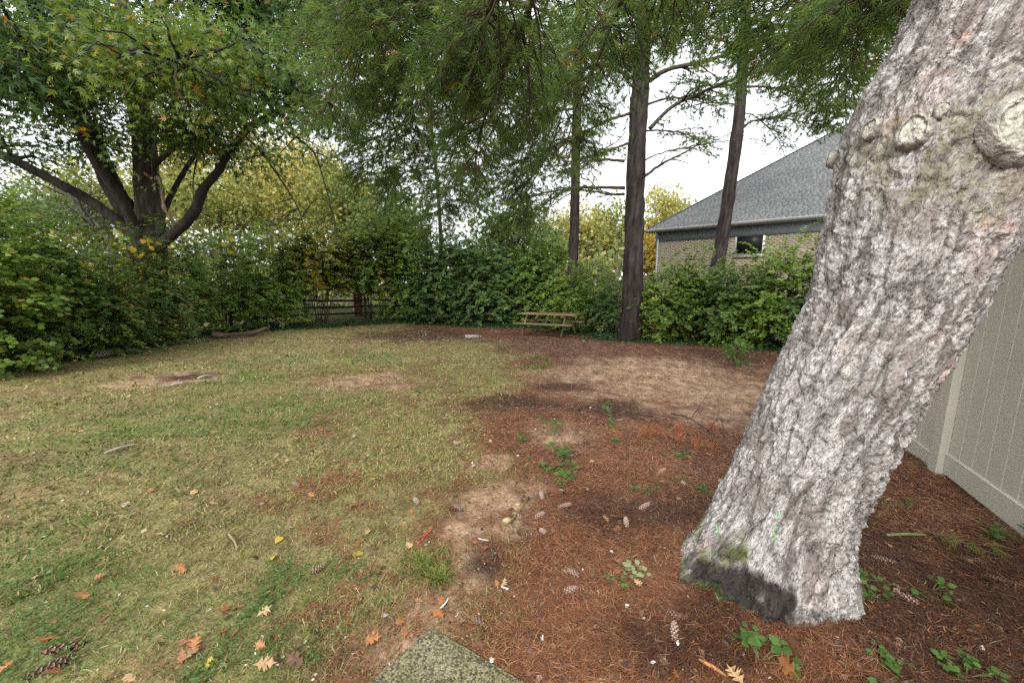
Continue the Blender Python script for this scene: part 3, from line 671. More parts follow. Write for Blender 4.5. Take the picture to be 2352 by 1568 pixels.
for kb in range(-1, 2):
    s0 = kb * BAY
    zz = FZ - .0 + float(ground_z(*fpt(s0 + BAY / 2, 0)[:2]) - FZ)
    fbox('post', s0 - .064, s0 + .064, zz - .2, zz + 1.98, .127)
    mc = MB(); cpt = fpt(s0, zz + 1.98); w = .072
    V = np.array([[-w, -w, 0], [w, -w, 0], [w, w, 0], [-w, w, 0], [-w, -w, .03], [w, -w, .03], [w, w, .03], [-w, w, .03], [0, 0, .075]]) @ FR.T + cpt
    mc.add(V, [np.array([[0, 1, 5, 4], [1, 2, 6, 5], [2, 3, 7, 6], [3, 0, 4, 7]]), np.array([[4, 5, 8], [5, 6, 8], [6, 7, 8], [7, 4, 8]])]); mc.build('post_cap', M['vinyl'], vf)
    fbox('bottom_rail', s0 + .065, s0 + BAY - .065, zz + .03, zz + .20, .05)
    fbox('top_rail', s0 + .065, s0 + BAY - .065, zz + 1.75, zz + 1.92, .05)
    nb_ = 15; wb = (BAY - .13) / nb_
    for q in range(nb_):
        fbox('board', s0 + .065 + q * wb + .004, s0 + .065 + (q + 1) * wb - .004, zz + .19, zz + 1.76, .022, bev=.006)

# ---------------------------------------------------------------- brick house
HS = 1.17
hc = at(1508, 560, 18.2 * HS); hu = unit(np.array([10.9 - 6.5, 13.7 - 18.2, 0])); hn = np.array([-hu[1], hu[0], 0])   # along the wall, and into the house
EAVE = at(1508, 533, 18.2 * HS)[2]
hz = -.75
house = thing('brick_house', (hc[0], hc[1], hz), 'tan brick house with grey shingle hip roof behind the hedge', 'house')
HR = np.stack([hu, hn, [0, 0, 1.0]], 1)
def hp(a, b, z): return np.array([hc[0], hc[1], 0]) + hu * a + hn * b + np.array([0, 0, z])
def hbox(name, a0, a1, b0, b1, z0, z1, mat, par=house):
    mb = MB(); mb.box(hp((a0 + a1) / 2, (b0 + b1) / 2, (z0 + z1) / 2), (a1 - a0, b1 - b0, z1 - z0), HR); return mb.build(name, mat, par)
M['mortar'] = plain_mat('mortar', (.24, .215, .175), .9, .1, .15)
M['brick'] = attr_mat('tan_brick', .85, .15, vary=.15, vscale=25)
M['trim'] = plain_mat('grey_blue_trim', (.20, .235, .255), .5, .3, .06, 4, 0)
M['gutter'] = plain_mat('light_grey_metal', (.30, .31, .315), .45, .4, .06, 4, 0)
M['white'] = plain_mat('white_frame', (.75, .75, .74), .45, .4, .05, 4, 0)
LW, DW = 13.0, 14.0
FT = EAVE - .50                                      # top of the brick
wall_o = hbox('wall', 0, LW, .001, DW, hz, EAVE - .02, M['mortar'])
# bricks of the wall that faces the yard, window opening left out
wa0, wa1 = 2.55, 4.2
def at_wall(vx, vy):
    r = ray(vx, vy); o_ = EYE - np.array([hc[0], hc[1], 0]); t = -(o_ @ hn) / (r @ hn); p = EYE + r * t; d = p - np.array([hc[0], hc[1], 0]); return d @ hu, p[2]
wl, wt = at_wall(1691, 532); wr, wbm = at_wall(1754, 586)
wt = at_wall(1722, 529)[1]
mb = MB(); ch = .076; bl = .205
for row, z in enumerate(np.arange(hz, FT - .02, ch)):
    for a in np.arange(-(row % 2) * (bl + .01) / 2, LW, bl + .01):
        a0, a1 = max(a, 0), min(a + bl, LW)
        if a1 - a0 < .03 or (a1 > wl and a0 < wr and z + ch > wbm and z < wt): continue
        if z < .2 and a < 99: continue
        cc = np.array([.31, .265, .20]) * (.92 + .16 * rs.rand()) * (np.array([.95, .92, .88]) if rs.rand() < .25 else 1)
        mb.box(hp((a0 + a1) / 2, .008 + .003 * rs.rand(), z + (ch - .012) / 2), (a1 - a0, .03, ch - .012), HR, cc)
o = mb.build('brickwork', M['brick'], wall_o); o['kind'] = 'stuff'
hbox('frieze_board', -.02, LW, -.045, .02, FT, EAVE - .03, M['trim'])
OV = .42
hbox('soffit', -OV, LW, -OV, DW, EAVE - .035, EAVE - .012, M['gutter'])
# gutter: a K-shaped trough along both eaves
def prism(name, prof, p0, p1, side, mat, par=house):
    k = len(prof); V = []
    for p in (p0, p1):
        for (o_, z) in prof: V.append(p + side * o_ + np.array([0, 0, z]))
    Fq = np.array([[i, (i + 1) % k, k + (i + 1) % k, k + i] for i in range(k)]); mb = MB(); mb.add(np.array(V), [Fq]); 
    mb.add(np.array(V[:k]), [np.array([[0, i, i + 1] for i in range(1, k - 1)])]); mb.add(np.array(V[k:]), [np.array([[0, i + 1, i] for i in range(1, k - 1)])]); return mb.build(name, mat, par)
gp = [(0, .10), (0, -.02), (.07, -.02), (.085, .03), (.115, .06), (.115, .10), (.10, .10), (.07, .02), (.02, .01)]
prism('gutter', gp, hp(-OV, -OV, EAVE), hp(LW, -OV, EAVE), -hn, M['gutter'])
prism('gutter', gp, hp(-OV, -OV, EAVE), hp(-OV, DW, EAVE), -hu, M['gutter'])
ds = MB(); ds.box(hp(.10, -.05, (hz + EAVE - .35) / 2), (.085, .065, EAVE - .35 - hz), HR); ds.tube(np.array([hp(.10, -.05, EAVE - .36), hp(.10, -.18, EAVE - .22), hp(.10, -.40, EAVE - .05)]), [.045, .045, .045], 4); ds.build('downspout', M['gutter'], house)
win = hbox('window', wl, wr, -.035, .03, wbm, wt, M['white'])
m, ntm, b = newmat('dark_glass'); b.inputs['Base Color'].default_value = (.012, .014, .014, 1); b.inputs['Roughness'].default_value = .35; b.inputs['Specular IOR Level'].default_value = .12
hbox('pane', wl + .075, wr - .075, -.04, -.03, wbm + .075, wt - .075, m, win)
hbox('window_sill', wl - .06, wr + .06, -.07, .02, wbm - .085, wbm - .003, M['mortar'], house)
# roof: hip roof with courses of shingles on the slope in view
PIT = .74; rise = (DW / 2 + OV) * PIT
e = [hp(-OV, -OV, EAVE + .09), hp(LW + 3, -OV, EAVE + .09), hp(LW + 3, DW + OV, EAVE + .09), hp(-OV, DW + OV, EAVE + .09)]
r0_ = hp(DW / 2, DW / 2, EAVE + .09 + rise); r1_ = hp(LW + 3, DW / 2, EAVE + .09 + rise)
mb = MB(); mb.add(np.array(e + [r0_, r1_]), [np.array([[0, 1, 5, 4], [2, 3, 4, 5]]), np.array([[3, 0, 4], [1, 2, 5]])])
M['roofbase'] = plain_mat('roof_felt', (.06, .065, .07), .9, .1)
roof = mb.build('roof', M['roofbase'], house)
mb = MB(); slope_n = unit(-hn * PIT + np.array([0, 0, 1.0])); upv = unit(hn + np.array([0, 0, PIT])); sl = (DW / 2 + OV) * math.sqrt(1 + PIT ** 2)
RS_ = np.stack([hu, upv, slope_n], 1); tilt = RS_ @ rotx(-.05)
for row, s in enumerate(np.arange(-.02, sl - .05, .13)):
    a = -OV + s / math.sqrt(1 + PIT ** 2) - .3 * rs.rand(); lim0 = -OV + max(0, s) / math.sqrt(1 + PIT ** 2)
    while a < LW + 2.5:
        w = .11 + .15 * rs.rand(); a0 = max(a, lim0)
        if a + w - a0 > .02:
            g_ = .16 * (.84 + .32 * rs.rand()); cc = np.array([g_ * .985, g_ * 1.0, g_ * 1.025])
            mb.box(hp((a0 + a + w) / 2, -OV, EAVE + .09) + upv * (s + .09) + slope_n * (.016 + .006 * rs.rand()), (a + w - a0 - .006, .19, .010), tilt, cc)
        a += w
sh = mb.build('shingles', M['brick'], roof); sh['kind'] = 'stuff'
mb = MB()
for f in np.arange(0, 1, .02):
    p = e[0] + (r0_ - e[0]) * f; mb.box(p + np.array([0, 0, .03]), (.30, .22, .012), np.stack([unit(r0_ - e[0]), unit(np.cross([0, 0, 1.0], r0_ - e[0])), unit(np.cross(r0_ - e[0], np.cross([0, 0, 1.0], r0_ - e[0])))], 1), np.array([.11, .113, .12]) * (.7 + .6 * rs.rand()))
hc_ = mb.build('hip_cap', M['brick'], roof); hc_['kind'] = 'stuff'
# ---------------------------------------------------------------- standing pines
def trunk_tube(name, parent, pts, radii, n=90, k=30, col=(.085, .068, .06), rough=.13, mat='treebark'):
    P = catmull(pts, n); R = np.interp(np.linspace(0, 1, n), np.linspace(0, 1, len(radii)), radii)
    T_ = unit(np.gradient(P, axis=0)); A = unit(np.cross(T_, [0.0, 1.0, 0.1])); B = np.cross(T_, A)
    an = np.linspace(0, 2 * np.pi, k, endpoint=False); s = np.concatenate([[0], np.cumsum(np.linalg.norm(np.diff(P, axis=0), axis=1))])
    AN, S_ = np.meshgrid(an, s)
    d = 1 + rough * fbm(np.cos(AN) * 2.2, np.sin(AN) * 2.2, S_ * .9 + pts[0][0], 3) + rough * 1.2 * np.abs(perlin(np.cos(AN) * 5, np.sin(AN) * 5, S_ * 1.6))
    V = P[:, None] + (R[:, None] * d)[..., None] * (np.cos(AN)[..., None] * A[:, None] + np.sin(AN)[..., None] * B[:, None])
    i = np.arange(n - 1)[:, None] * k; j = np.arange(k)[None]; j2 = (j + 1) % k
    Q = np.stack([i + j, i + j2, i + k + j2, i + k + j], -1).reshape(-1, 4)
    nz = fbm(np.cos(AN) * 3, np.sin(AN) * 3, S_ * 2, 3); fur = np.abs(perlin(np.cos(AN) * 5, np.sin(AN) * 5, S_ * 1.6)); cc = np.asarray(col) * (.7 + .45 * nz[..., None] + 1.4 * fur[..., None])
    return mk(name, V.reshape(-1, 3), [Q], M[mat], parent, np.clip(cc, .01, .5).reshape(-1, 3), False)

def standing_pine(base, trunk_pts, radii, label, limbs, Y, crown=True, tilt=1.0, needle_w=.017, nn=15, lat=1.25, dens=.75, bright=.8, barkcol=(.030, .024, .0225)):
    t = thing('pine_tree', base, label, 'pine tree', 'pines standing along the back of the yard')
    trunk_tube('trunk', t, trunk_pts, radii, col=barkcol)
    for L in limbs:
        pts, r0, dead = L[0], L[1], L[2]
        path = [at(p[0], p[1], Y + (p[2] if len(p) > 2 else 0)) for p in pts]
        w, tf = MB(), []
        pine_limb(path, r0, r0 * .25, lat, w, tf, start=.30, step=.28, nlat=3, droop=.12, dens=dens, dead=dead, thin=1.6)
        o = w.build('limb', M['twig'], t)
        if tf: grow_needles(tf, nn, .12, needle_w, .45, 'needles', o, GN, bright)
    return t
YP1 = float(G(1447, 783)[1])
b1 = G(1447, 783)
pts1 = [b1 + np.array([0, .3, -.3])] + [at(x, y, YP1 + .3) for x, y in ((1447, 770), (1452, 700), (1455, 600), (1458, 480), (1462, 360), (1470, 200), (1478, 40), (1484, -120), (1490, -300))]
sc1 = YP1 / FV
limbs1 = [
 ([(1488, 187), (1534, 160, -.4), (1608, 143, -1), (1675, 123, -1.4), (1741, 95, -2), (1841, 20, -2.6)], .075, False),
 ([(1491, 297), (1541, 247, -.3), (1608, 214, -.7), (1691, 180, -1.2), (1775, 160, -1.6), (1840, 150, -2)], .065, False),
 ([(1478, 407), (1524, 374, -.3), (1574, 350, -.6), (1634, 314, -.8)], .05, True),
 ([(1480, 368), (1530, 348, .3), (1610, 333, .6), (1680, 322, .9), (1770, 318, 1)], .025, True),
 ([(1434, 370), (1391, 367, .2), (1340, 370, .4), (1280, 382, .6)], .05, True),
 ([(1434, 432), (1374, 430, -.3), (1310, 434, -.6), (1240, 446, -1), (1180, 470, -1.4)], .055, False),
 ([(1434, 446), (1400, 446, .4), (1350, 438, .8), (1290, 440, 1)], .05, True),
 ([(1451, 180), (1417, 160, -.3), (1374, 150, -.8), (1320, 170, -1.4), (1260, 215, -2)], .06, False),
 ([(1446, 262), (1400, 275, -.4), (1330, 310, -1), (1270, 350, -1.8), (1220, 400, -2.4)], .05, False),
 ([(1454, 60), (1407, 62, .3), (1341, 75, .7), (1274, 105, 1), (1220, 150, 1.4)], .06, False),
 ([(1492, 58), (1540, 50, .2), (1600, 40, .5), (1680, 45, .8)], .045, False),
 ([(1490, 40), (1530, 10, -.3), (1580, -30, -.8), (1640, -60, -1.2)], .055, False),
 ([(1460, 20), (1440, -30, -.4), (1400, -60, -1), (1330, -80, -1.6)], .055, False),
 ([(1486, 240), (1540, 225, .6), (1600, 232, 1.2), (1660, 250, 1.8)], .04, False),
 ([(1482, 300), (1530, 300, -.6), (1580, 310, -1.2), (1600, 330, -1.5)], .03, False),
 ([(1442, 330), (1400, 345, -.8), (1340, 365, -1.6), (1290, 400, -2.2)], .04, False),
]
standing_pine(b1, pts1, [.46, .36, .32, .29, .28, .265, .245, .225, .20, .17], 'tall dark pine trunk just beside the picnic table', limbs1, YP1 + .3)

YP2 = 18.5
b2 = onground(at(1308, 745, YP2)[0], YP2)
pts2 = [b2 - np.array([0, 0, .3])] + [at(x, y, YP2) for x, y in ((1311, 690), (1318, 560), (1322, 400), (1325, 250), (1329, 100), (1333, -60), (1336, -220))]
limbs2 = [
 ([(1330, 380), (1370, 350), (1410, 330, .5), (1440, 300, 1)], .04, True),
 ([(1318, 250), (1270, 260, -.5), (1200, 300, -1), (1130, 350, -1.6)], .05, False),
 ([(1320, 180), (1260, 180, .3), (1180, 210, .7), (1100, 260, 1)], .05, False),
 ([(1330, 130), (1380, 120, .3), (1440, 140, .6), (1500, 160, 1)], .045, False),
 ([(1325, 60), (1270, 50, -.4), (1200, 60, -1), (1120, 90, -1.5)], .05, False),
 ([(1330, 20), (1380, 0, -.4), (1440, 0, -1), (1500, 20, -1.4)], .05, False),
 ([(1318, 310), (1280, 330, -1), (1220, 380, -2), (1170, 440, -3)], .045, False),
 ([(1316, 430), (1280, 450, -.6), (1230, 480, -1.2), (1180, 510, -1.8)], .04, False),
 ([(1316, 440), (1270, 470, .6), (1210, 520, 1.2), (1170, 560, 1.8)], .03, True),
]
standing_pine(b2, pts2, [.27, .22, .20, .19, .18, .17, .155, .13], 'slender pine rising from the hedge behind the picnic table', limbs2, YP2)

YP3 = 16.2
b3 = onground(at(1622, 745, YP3)[0], YP3)
pts3 = [b3 - np.array([0, 0, .3])] + [at(x, y, YP3) for x, y in ((1638, 680), (1650, 600), (1666, 500), (1682, 390), (1696, 280), (1704, 180), (1711, 60), (1717, -80), (1722, -220))]
limbs3 = [
 ([(1706, 290), (1740, 275), (1800, 272, -.4), (1860, 285, -.8), (1930, 305, -1.2)], .04, False),
 ([(1710, 200), (1760, 200, .4), (1830, 215, .8), (1900, 250, 1.2)], .05, False),
 ([(1690, 240), (1650, 236, -.3), (1600, 240, -.6), (1560, 262, -1)], .03, True),
 ([(1714, 130), (1770, 110, -.5), (1840, 110, -1), (1910, 130, -1.5)], .05, False),
 ([(1700, 110), (1650, 90, -.6), (1590, 80, -1.2), (1530, 90, -1.8)], .05, False),
 ([(1716, 50), (1780, 20, -.5), (1850, 10, -1), (1930, 20, -1.6)], .05, False),
 ([(1705, 20), (1650, -10, -.5), (1580, -20, -1), (1520, 0, -1.5)], .05, False),
 ([(1708, 160), (1760, 150, 1), (1830, 155, 2), (1900, 180, 3)], .045, False),
 ([(1694, 190), (1650, 200, .8), (1600, 190, 1.5), (1560, 190, 2)], .035, False),
 ([(1690, 300), (1660, 315, .4), (1620, 340, .8)], .02, True),
 ([(1700, 260), (1730, 265, .8), (1770, 300, 1.4), (1800, 340, 2)], .025, False),
 ([(1720, -20), (1780, -50), (1850, -70, .5), (1930, -60, 1)], .05, False),
]
standing_pine(b3, pts3, [.27, .25, .235, .225, .21, .195, .18, .165, .145, .12], 'pine leaning slightly in front of the brick house window', limbs3, YP3, bright=.62)

YP4 = 21.0
b4 = onground(at(1020, 700, YP4)[0], YP4)
pts4 = [b4 - np.array([0, 0, .3])] + [at(x, y, YP4) for x, y in ((1016, 620), (1010, 500), (1000, 370), (985, 250), (975, 100), (968, -60), (962, -200))]
limbs4 = []
for k in range(30):
    f = k / 29; y0 = 40 + 420 * f; x0 = np.interp(y0, [60, 250, 370, 500], [973, 985, 1000, 1010]); sgn = 1 if k % 2 else -1
    ln = 90 + 80 * rs.rand(); dz = rs.normal() * 1.6
    limbs4.append(([(x0, y0), (x0 + sgn * ln * .4, y0 + 2, dz * .3), (x0 + sgn * ln * .8, y0 + 25, dz * .7), (x0 + sgn * ln * 1.15, y0 + 70, dz)], .045, False))
standing_pine(b4, pts4, [.11, .10, .09, .08, .075, .07, .06, .05], 'soft blue-green pine half hidden behind the hanging boughs', limbs4, YP4, lat=1.5, nn=15, dens=.85, bright=1.25, needle_w=.020)

# ---------------------------------------------------------------- broadleaf trees
OAKG = [np.array(c) for c in ((.062, .115, .034), (.048, .092, .030), (.085, .14, .036), (.055, .105, .042))]
OAKL = [np.array(c) for c in ((.14, .20, .045), (.115, .18, .038), (.18, .23, .06), (.09, .15, .036))]
def leaf_sprays(cent, spread, per, size, pal, shape, orange=.03, wide=1.0, yellow=(.34, .24, .05), flat=.6):
    """clusters of leaves round centre points"""
    n = len(cent); P = np.repeat(cent, per, 0) + rs.normal(size=(n * per, 3)) * np.asarray(spread)
    out = unit(P - np.repeat(cent, per, 0)); A = unit(out + .6 * runit(n * per) + np.array([0, 0, -.25]))
    Nn = unit(np.array([[0, 0, flat]]) + .7 * runit(n * per))
    cc = np.array(pal)[rs.randint(0, len(pal), n)]; cc = np.repeat(cc, per, 0) * (.65 + .7 * rs.rand(n * per, 1))
    o_ = rs.rand(n * per) < orange; cc[o_] = np.array([[.36, .17, .04], yellow, [.22, .17, .04]])[rs.randint(0, 3, o_.sum())]
    return leaves(P, A, Nn, size * (.65 + .6 * rs.rand(n * per)), cc, shape, wide)
def limb_system(t, limbs, leafmb, per_m=3.2, spread=.33, per=26, size=.13, pal=OAKG, shape='star', sub=4, barkcol=(.040, .035, .031), orange=.03, leaf_from=.35, twl=1.5):
    cents = []
    for path, r0, r1 in limbs:
        P = catmull(path, 40); w = MB(); w.tube(P, np.linspace(r0, r1, 40) * (1 + .05 * rs.normal(size=40)), 10, barkcol, jit=.05)
        L = np.linalg.norm(np.diff(P, axis=0), axis=1).sum(); T_ = unit(np.gradient(P, axis=0))
        for _ in range(int(L * per_m)):
            f = leaf_from + (1 - leaf_from) * rs.rand(); k = int(f * 39); d = unit(T_[k] * .5 + rs.normal(size=3) * np.array([1, 1, .55]) + np.array([0, 0, .12]))
            l = twl * (.4 + .8 * rs.rand()); s = np.linspace(0, 1, 6)[:, None]
            Q_ = P[k] + d * l * s + np.array([0, 0, -.25]) * l * s ** 2 + rs.normal(size=(6, 3)) * .05 * l * s
            w.tube(Q_, np.linspace(min(.045, r1 + .012), .006, 6), 4, np.asarray(barkcol) * .9, cap=False)
            for g in (.6, 1.0): cents.append(Q_[0] + (Q_[-1] - Q_[0]) * g + np.array([0, 0, -.25 * l * (g ** 2 - g)]))
        w.build('limb', M['treebark'], t, True)
    c = np.array(cents)
    leafmb.add(*leaf_sprays(c, (spread, spread, spread * .6), per, size, pal, shape, orange))
YO = 13.6
ob = onground(at(330, 640, YO)[0], YO)
oak = thing('oak_tree', ob, 'massive spreading oak with several dark stems on the left', 'oak tree')
def vp(L, Y0=YO): return [at(p[0], p[1], Y0 + (p[2] if len(p) > 2 else 0)) for p in L]
trunk_tube('trunk', oak, [ob - np.array([0, 0, .3]), ob + np.array([0, 0, .5])] + vp([(338, 590), (345, 530), (338, 440), (332, 350), (318, 240), (305, 140), (285, 40), (270, -80), (260, -260)]), [.62, .56, .50, .40, .31, .29, .25, .21, .18, .15, .10], n=60, k=24, col=(.060, .053, .045))
S_limbs = [
 (vp([(335, 575), (300, 500, -.2), (254, 420, -.5), (214, 327, -.8), (187, 267, -1), (143, 187, -1.2), (110, 83, -1.4), (67, -10, -1.6), (20, -120, -2)]), 0.302, 0.120),
 (vp([(325, 560, -.3), (290, 480, -.8), (245, 410, -1.2), (200, 334, -1.6), (160, 265, -2), (100, 214, -2.4), (40, 180, -2.8), (-40, 150, -3.2)]), 0.158, 0.068),
 (vp([(340, 575, -.3), (277, 514, -.6), (200, 457, -1), (140, 424, -1.4), (50, 377, -1.8), (0, 354, -2), (-70, 330, -2.4)]), 0.173, 0.090),
 (vp([(350, 575, -.2), (412, 525, -.3), (447, 484, -.4), (467, 434, -.5), (501, 394, -.6), (524, 354, -.7), (567, 300, -.9), (617, 267, -1.2), (684, 240, -1.6), (740, 235, -2)]), 0.173, 0.053),
 (vp([(335, 330), (352, 300), (370, 275), (396, 243, .2), (430, 200, .5), (470, 150, .9)]), 0.115, 0.045),
 (vp([(365, 520, .3), (394, 447, .6), (434, 377, .9), (470, 330, 1.2), (520, 280, 1.6)]), 0.101, 0.038),
 (vp([(340, 390, -.3), (370, 365, -.5), (407, 334, -.8), (440, 325, -1.1), (500, 310, -1.5)]), 0.094, 0.038),
 (vp([(312, 190), (370, 140, .2), (430, 105, .3), (500, 87, .3), (550, 73, .2), (634, 63, 0), (718, 60, -.3), (800, 75, -.6)]), 0.122, 0.045),
 (vp([(214, 327, -.6), (190, 250, 0), (184, 150, .6), (200, 70, 1), (174, 10, 1.2), (150, -80, 1.4)]), 0.130, 0.075),
 (vp([(187, 80, -1.4), (140, 40, -1.6), (83, 0, -1.8), (20, -50, -2)]), 0.086, 0.045),
 (vp([(300, 120), (350, 40, -.6), (420, -30, -1), (520, -90, -1.4)]), 0.115, 0.053),
 (vp([(317, 240), (260, 170, -1.5), (200, 130, -2.6), (120, 110, -3.6), (30, 90, -4.4)]), 0.108, 0.045),
 (vp([(318, 230, -.3), (330, 180, -1.6), (350, 150, -2.8), (380, 140, -4), (430, 150, -5)]), 0.101, 0.030),
 (vp([(617, 270, -1.2), (660, 302, -1.5), (718, 347, -1.9), (745, 420, -2.2), (765, 500, -2.4)]), 0.036, 0.011),
 (vp([(560, 310, -.8), (600, 350, -1.2), (650, 420, -1.6), (685, 480, -1.9), (700, 530, -2.1)]), 0.036, 0.011),
]
S_extra = [(vp([(318, 240), (400, 190, -1), (480, 165, -1.8), (560, 170, -2.4), (650, 185, -3), (740, 175, -3.4)]), .10, .03), (vp([(430, 110, .3), (520, 40, 0), (620, 10, -.6), (720, 20, -1.2), (800, 10, -1.6)]), .10, .03), (vp([(110, 83, -1.4), (60, 110, -2.6), (0, 150, -3.4), (-60, 170, -4)]), .10, .04)]
lm = MB()
limb_system(oak, S_extra, lm, per_m=5.5, leaf_from=.25, per=52, spread=.34, size=.17, orange=.015, shape='tri')
limb_system(oak, [S_limbs[0], S_limbs[7], S_limbs[8], S_limbs[9], S_limbs[10], S_limbs[11]], lm, per_m=5.6, leaf_from=.32, per=58, spread=.34, size=.185, orange=.02, shape='tri')
limb_system(oak, [S_limbs[3], S_limbs[2]], lm, per_m=2.6, per=44, spread=.33, size=.18, orange=.02, shape='tri', leaf_from=.68)
limb_system(oak, [S_limbs[1], S_limbs[4], S_limbs[5], S_limbs[6]], lm, per_m=3.8, per=50, spread=.33, size=.18, orange=.02, shape='tri', leaf_from=.52)
c0 = lm.build('crown', M['leaf'], oak)
lm = MB(); limb_system(oak, S_limbs[12:13], lm, per_m=9, per=40, spread=.28, size=.15, pal=OAKL, orange=.04, leaf_from=.3, twl=1.9)
# spray of leaves hanging towards the yard, coloured paler to look sunlit
cs = np.array([at(x, y, 9.2 + rs.rand() * 1.6) for x, y in zip(rs.normal(380, 110, 150), rs.normal(150, 45, 150))])
lm.add(*leaf_sprays(cs, (.22, .22, .14), 16, .15, OAKL, 'tri', .035))
cs = np.array([at(x, y, 9.5 + rs.rand() * 1.6) for x, y in zip(rs.normal(540, 45, 40), rs.normal(205, 22, 40))])
lm.add(*leaf_sprays(cs, (.22, .22, .14), 16, .15, OAKL, 'tri', .03))
lm.build('pale_leaves', M['leaf'], oak)['label'] = 'paler yellow-green lobed leaves hanging towards the yard'
lm = MB(); limb_system(oak, S_limbs[13:], lm, per_m=3.0, per=14, spread=.22, size=.12, orange=.05, leaf_from=.2, twl=1.0); lm.build('crown', M['leaf'], oak)
mb = MB(); pth = catmull(vp([(363, 405, -1), (372, 430, -1.1), (376, 470, -1.2), (385, 492, -1.25), (400, 510, -1.2), (412, 516, -1)]), 40); mb.tube(pth, .045 + .012 * np.sin(np.linspace(0, 30, 40)), 8, (.20, .15, .11), jit=.15); mb.build('dead_vine', M['treebark'], oak)['label'] = 'pale twisted dead vine hanging on the trunk'

def back_tree(vx, vy, Y, rx, rz, label, pal, nleaf, size, orange=.1, lean=0.0, tr=.13, bark=(.10, .09, .075), dens=1.0, ybase=None):
    c = at(vx, vy, Y); b = onground(c[0] - lean, Y)
    t = thing('background_tree', b, label, 'tree', 'trees beyond the back hedge')
    trunk_tube('trunk', t, [b - np.array([0, 0, .2]), b + (c - b) * .5 + np.array([.1 * rs.normal(), 0, 0]), c + np.array([0, 0, rz * .5])], [tr, tr * .8, tr * .3], n=20, k=9, col=bark)
    w = MB(); cents = []
    for _ in range(26):
        f = .35 + .6 * rs.rand(); p = b + (c + np.array([0, 0, rz * .4]) - b) * f; d = unit(rs.normal(size=3) * np.array([1, 1, .4]) + np.array([0, 0, .5])); l = rx * (.6 + .6 * rs.rand())
        s = np.linspace(0, 1, 5)[:, None]; Q_ = p + d * l * s + rs.normal(size=(5, 3)) * .05 * l * s; w.tube(Q_, np.linspace(tr * .3, .012, 5), 4, bark, cap=False)
    w.build('branches', M['twig'], t)
    n = int(nleaf * 1.7) // 18; u = runit(n); rr_ = rs.rand(n, 1) ** .45
    wob = 1 + .45 * fbm(u[:, 0] * 1.6 + vx, u[:, 1] * 1.6, u[:, 2] * 1.6, 2)[:, None]
    cents = c + u * rr_ * np.array([rx, rx, rz]) * wob
    keep = fbm(cents[:, 0] * .7, cents[:, 1] * .7, cents[:, 2] * .9 + vx, 2) > -.25; cents = cents[keep]
    V, F, K = leaf_sprays(cents, (rx * .13, rx * .13, rz * .10), 18, size * 1.05, pal, 'diamond', orange * .15, wide=1.5)
    mk('crown', V, [F], M['leaf'], t, K); return t
YEL = [np.array(c) for c in ((.36, .345, .12), (.42, .385, .145), (.28, .31, .10), (.46, .41, .17))]  # far-tree palettes: autumn yellows, paled further to stand in for distance haze
YGR = [np.array(c) for c in ((.24, .27, .085), (.29, .31, .10), (.19, .23, .07), (.34, .34, .12))]
PGR = [np.array(c) for c in ((.15, .20, .07), (.19, .235, .08), (.12, .165, .06))]
for a in (
 (90, 500, 30, 4.2, 3.0, 'hazy green tree at the far left behind the oak', PGR, 5200, .22),
 (235, 470, 34, 3.6, 3.2, 'pale tree showing between the left limbs of the oak', YGR, 5200, .24),
 (400, 400, 36, 3.6, 4.4, 'tall pale yellow tree in the fork of the oak', YEL, 6000, .24),
 (500, 480, 28, 3.2, 2.6, 'yellow-green tree right behind the oak trunk', YGR, 5600, .2),
 (610, 420, 33, 3.2, 4.0, 'bright yellow tree beyond the drooping oak limb', YEL, 6500, .23),
 (705, 440, 30, 2.6, 3.6, 'golden tree between the oak and the pine boughs', YEL, 6500, .22),
 (800, 480, 27, 2.6, 2.6, 'pale green tree under the left pine boughs', YGR, 6000, .2),
 (905, 520, 25, 2.4, 2.2, 'leafy green young tree above the rail fence corner', PGR, 5600, .18),
 (1320, 555, 34, 2.7, 3.0, 'yellow tree seen between the two left pine trunks', YEL, 5200, .22),
 (1395, 560, 36, 2.6, 3.4, 'pale yellow-green tree left of the thick pine trunk', YGR, 5200, .24),
 (1530, 520, 38, 2.6, 3.0, 'yellow tree rising behind the house roof corner', YEL, 5600, .24),
 (1497, 590, 30, 1.7, 2.0, 'orange-yellow tree beside the house downspout', [np.array(c) for c in ((.42, .29, .05), (.46, .33, .07), (.34, .27, .06))], 4200, .18),
 (1180, 560, 24, 2.6, 2.2, 'green tree behind the hedge in the far corner', PGR, 6000, .18),
 ): back_tree(*a)
# leaning bare tree behind the left hedge
lb = G(300, 700); Yl = 17.0
bt = thing('leaning_tree', onground(at(268, 640, Yl)[0], Yl), 'thin dark leaning trunk left of the oak', 'tree')
trunk_tube('trunk', bt, [onground(at(268, 640, Yl)[0], Yl, -.2)] + vp([(262, 585), (240, 540), (205, 500), (165, 455), (120, 420)], Yl), [.2, .17, .15, .12, .09, .05], n=30, k=10, col=(.07, .06, .055))
w = MB()
for _ in range(26):
    f = rs.rand(); p = at(150 + 110 * f, 445 + 130 * f, Yl); d = unit(np.array([rs.normal(), rs.normal() * .6, .4 + rs.rand()])); s = np.linspace(0, 1, 5)[:, None]; w.tube(p + d * s * (1 + 1.5 * rs.rand()) + rs.normal(size=(5, 3)) * .06 * s, np.linspace(.03, .008, 5), 4, (.06, .05, .045), cap=False)
w.build('branches', M['twig'], bt)
cs = np.array([at(x, y, Yl + rs.normal() * 1.2) for x, y in zip(rs.normal(110, 80, 130), rs.normal(500, 38, 130))])
V, F, K = leaf_sprays(cs, (.3, .3, .2), 18, .11, OAKG, 'diamond', .04); mk('crown', V, [F], M['leaf'], bt, K)

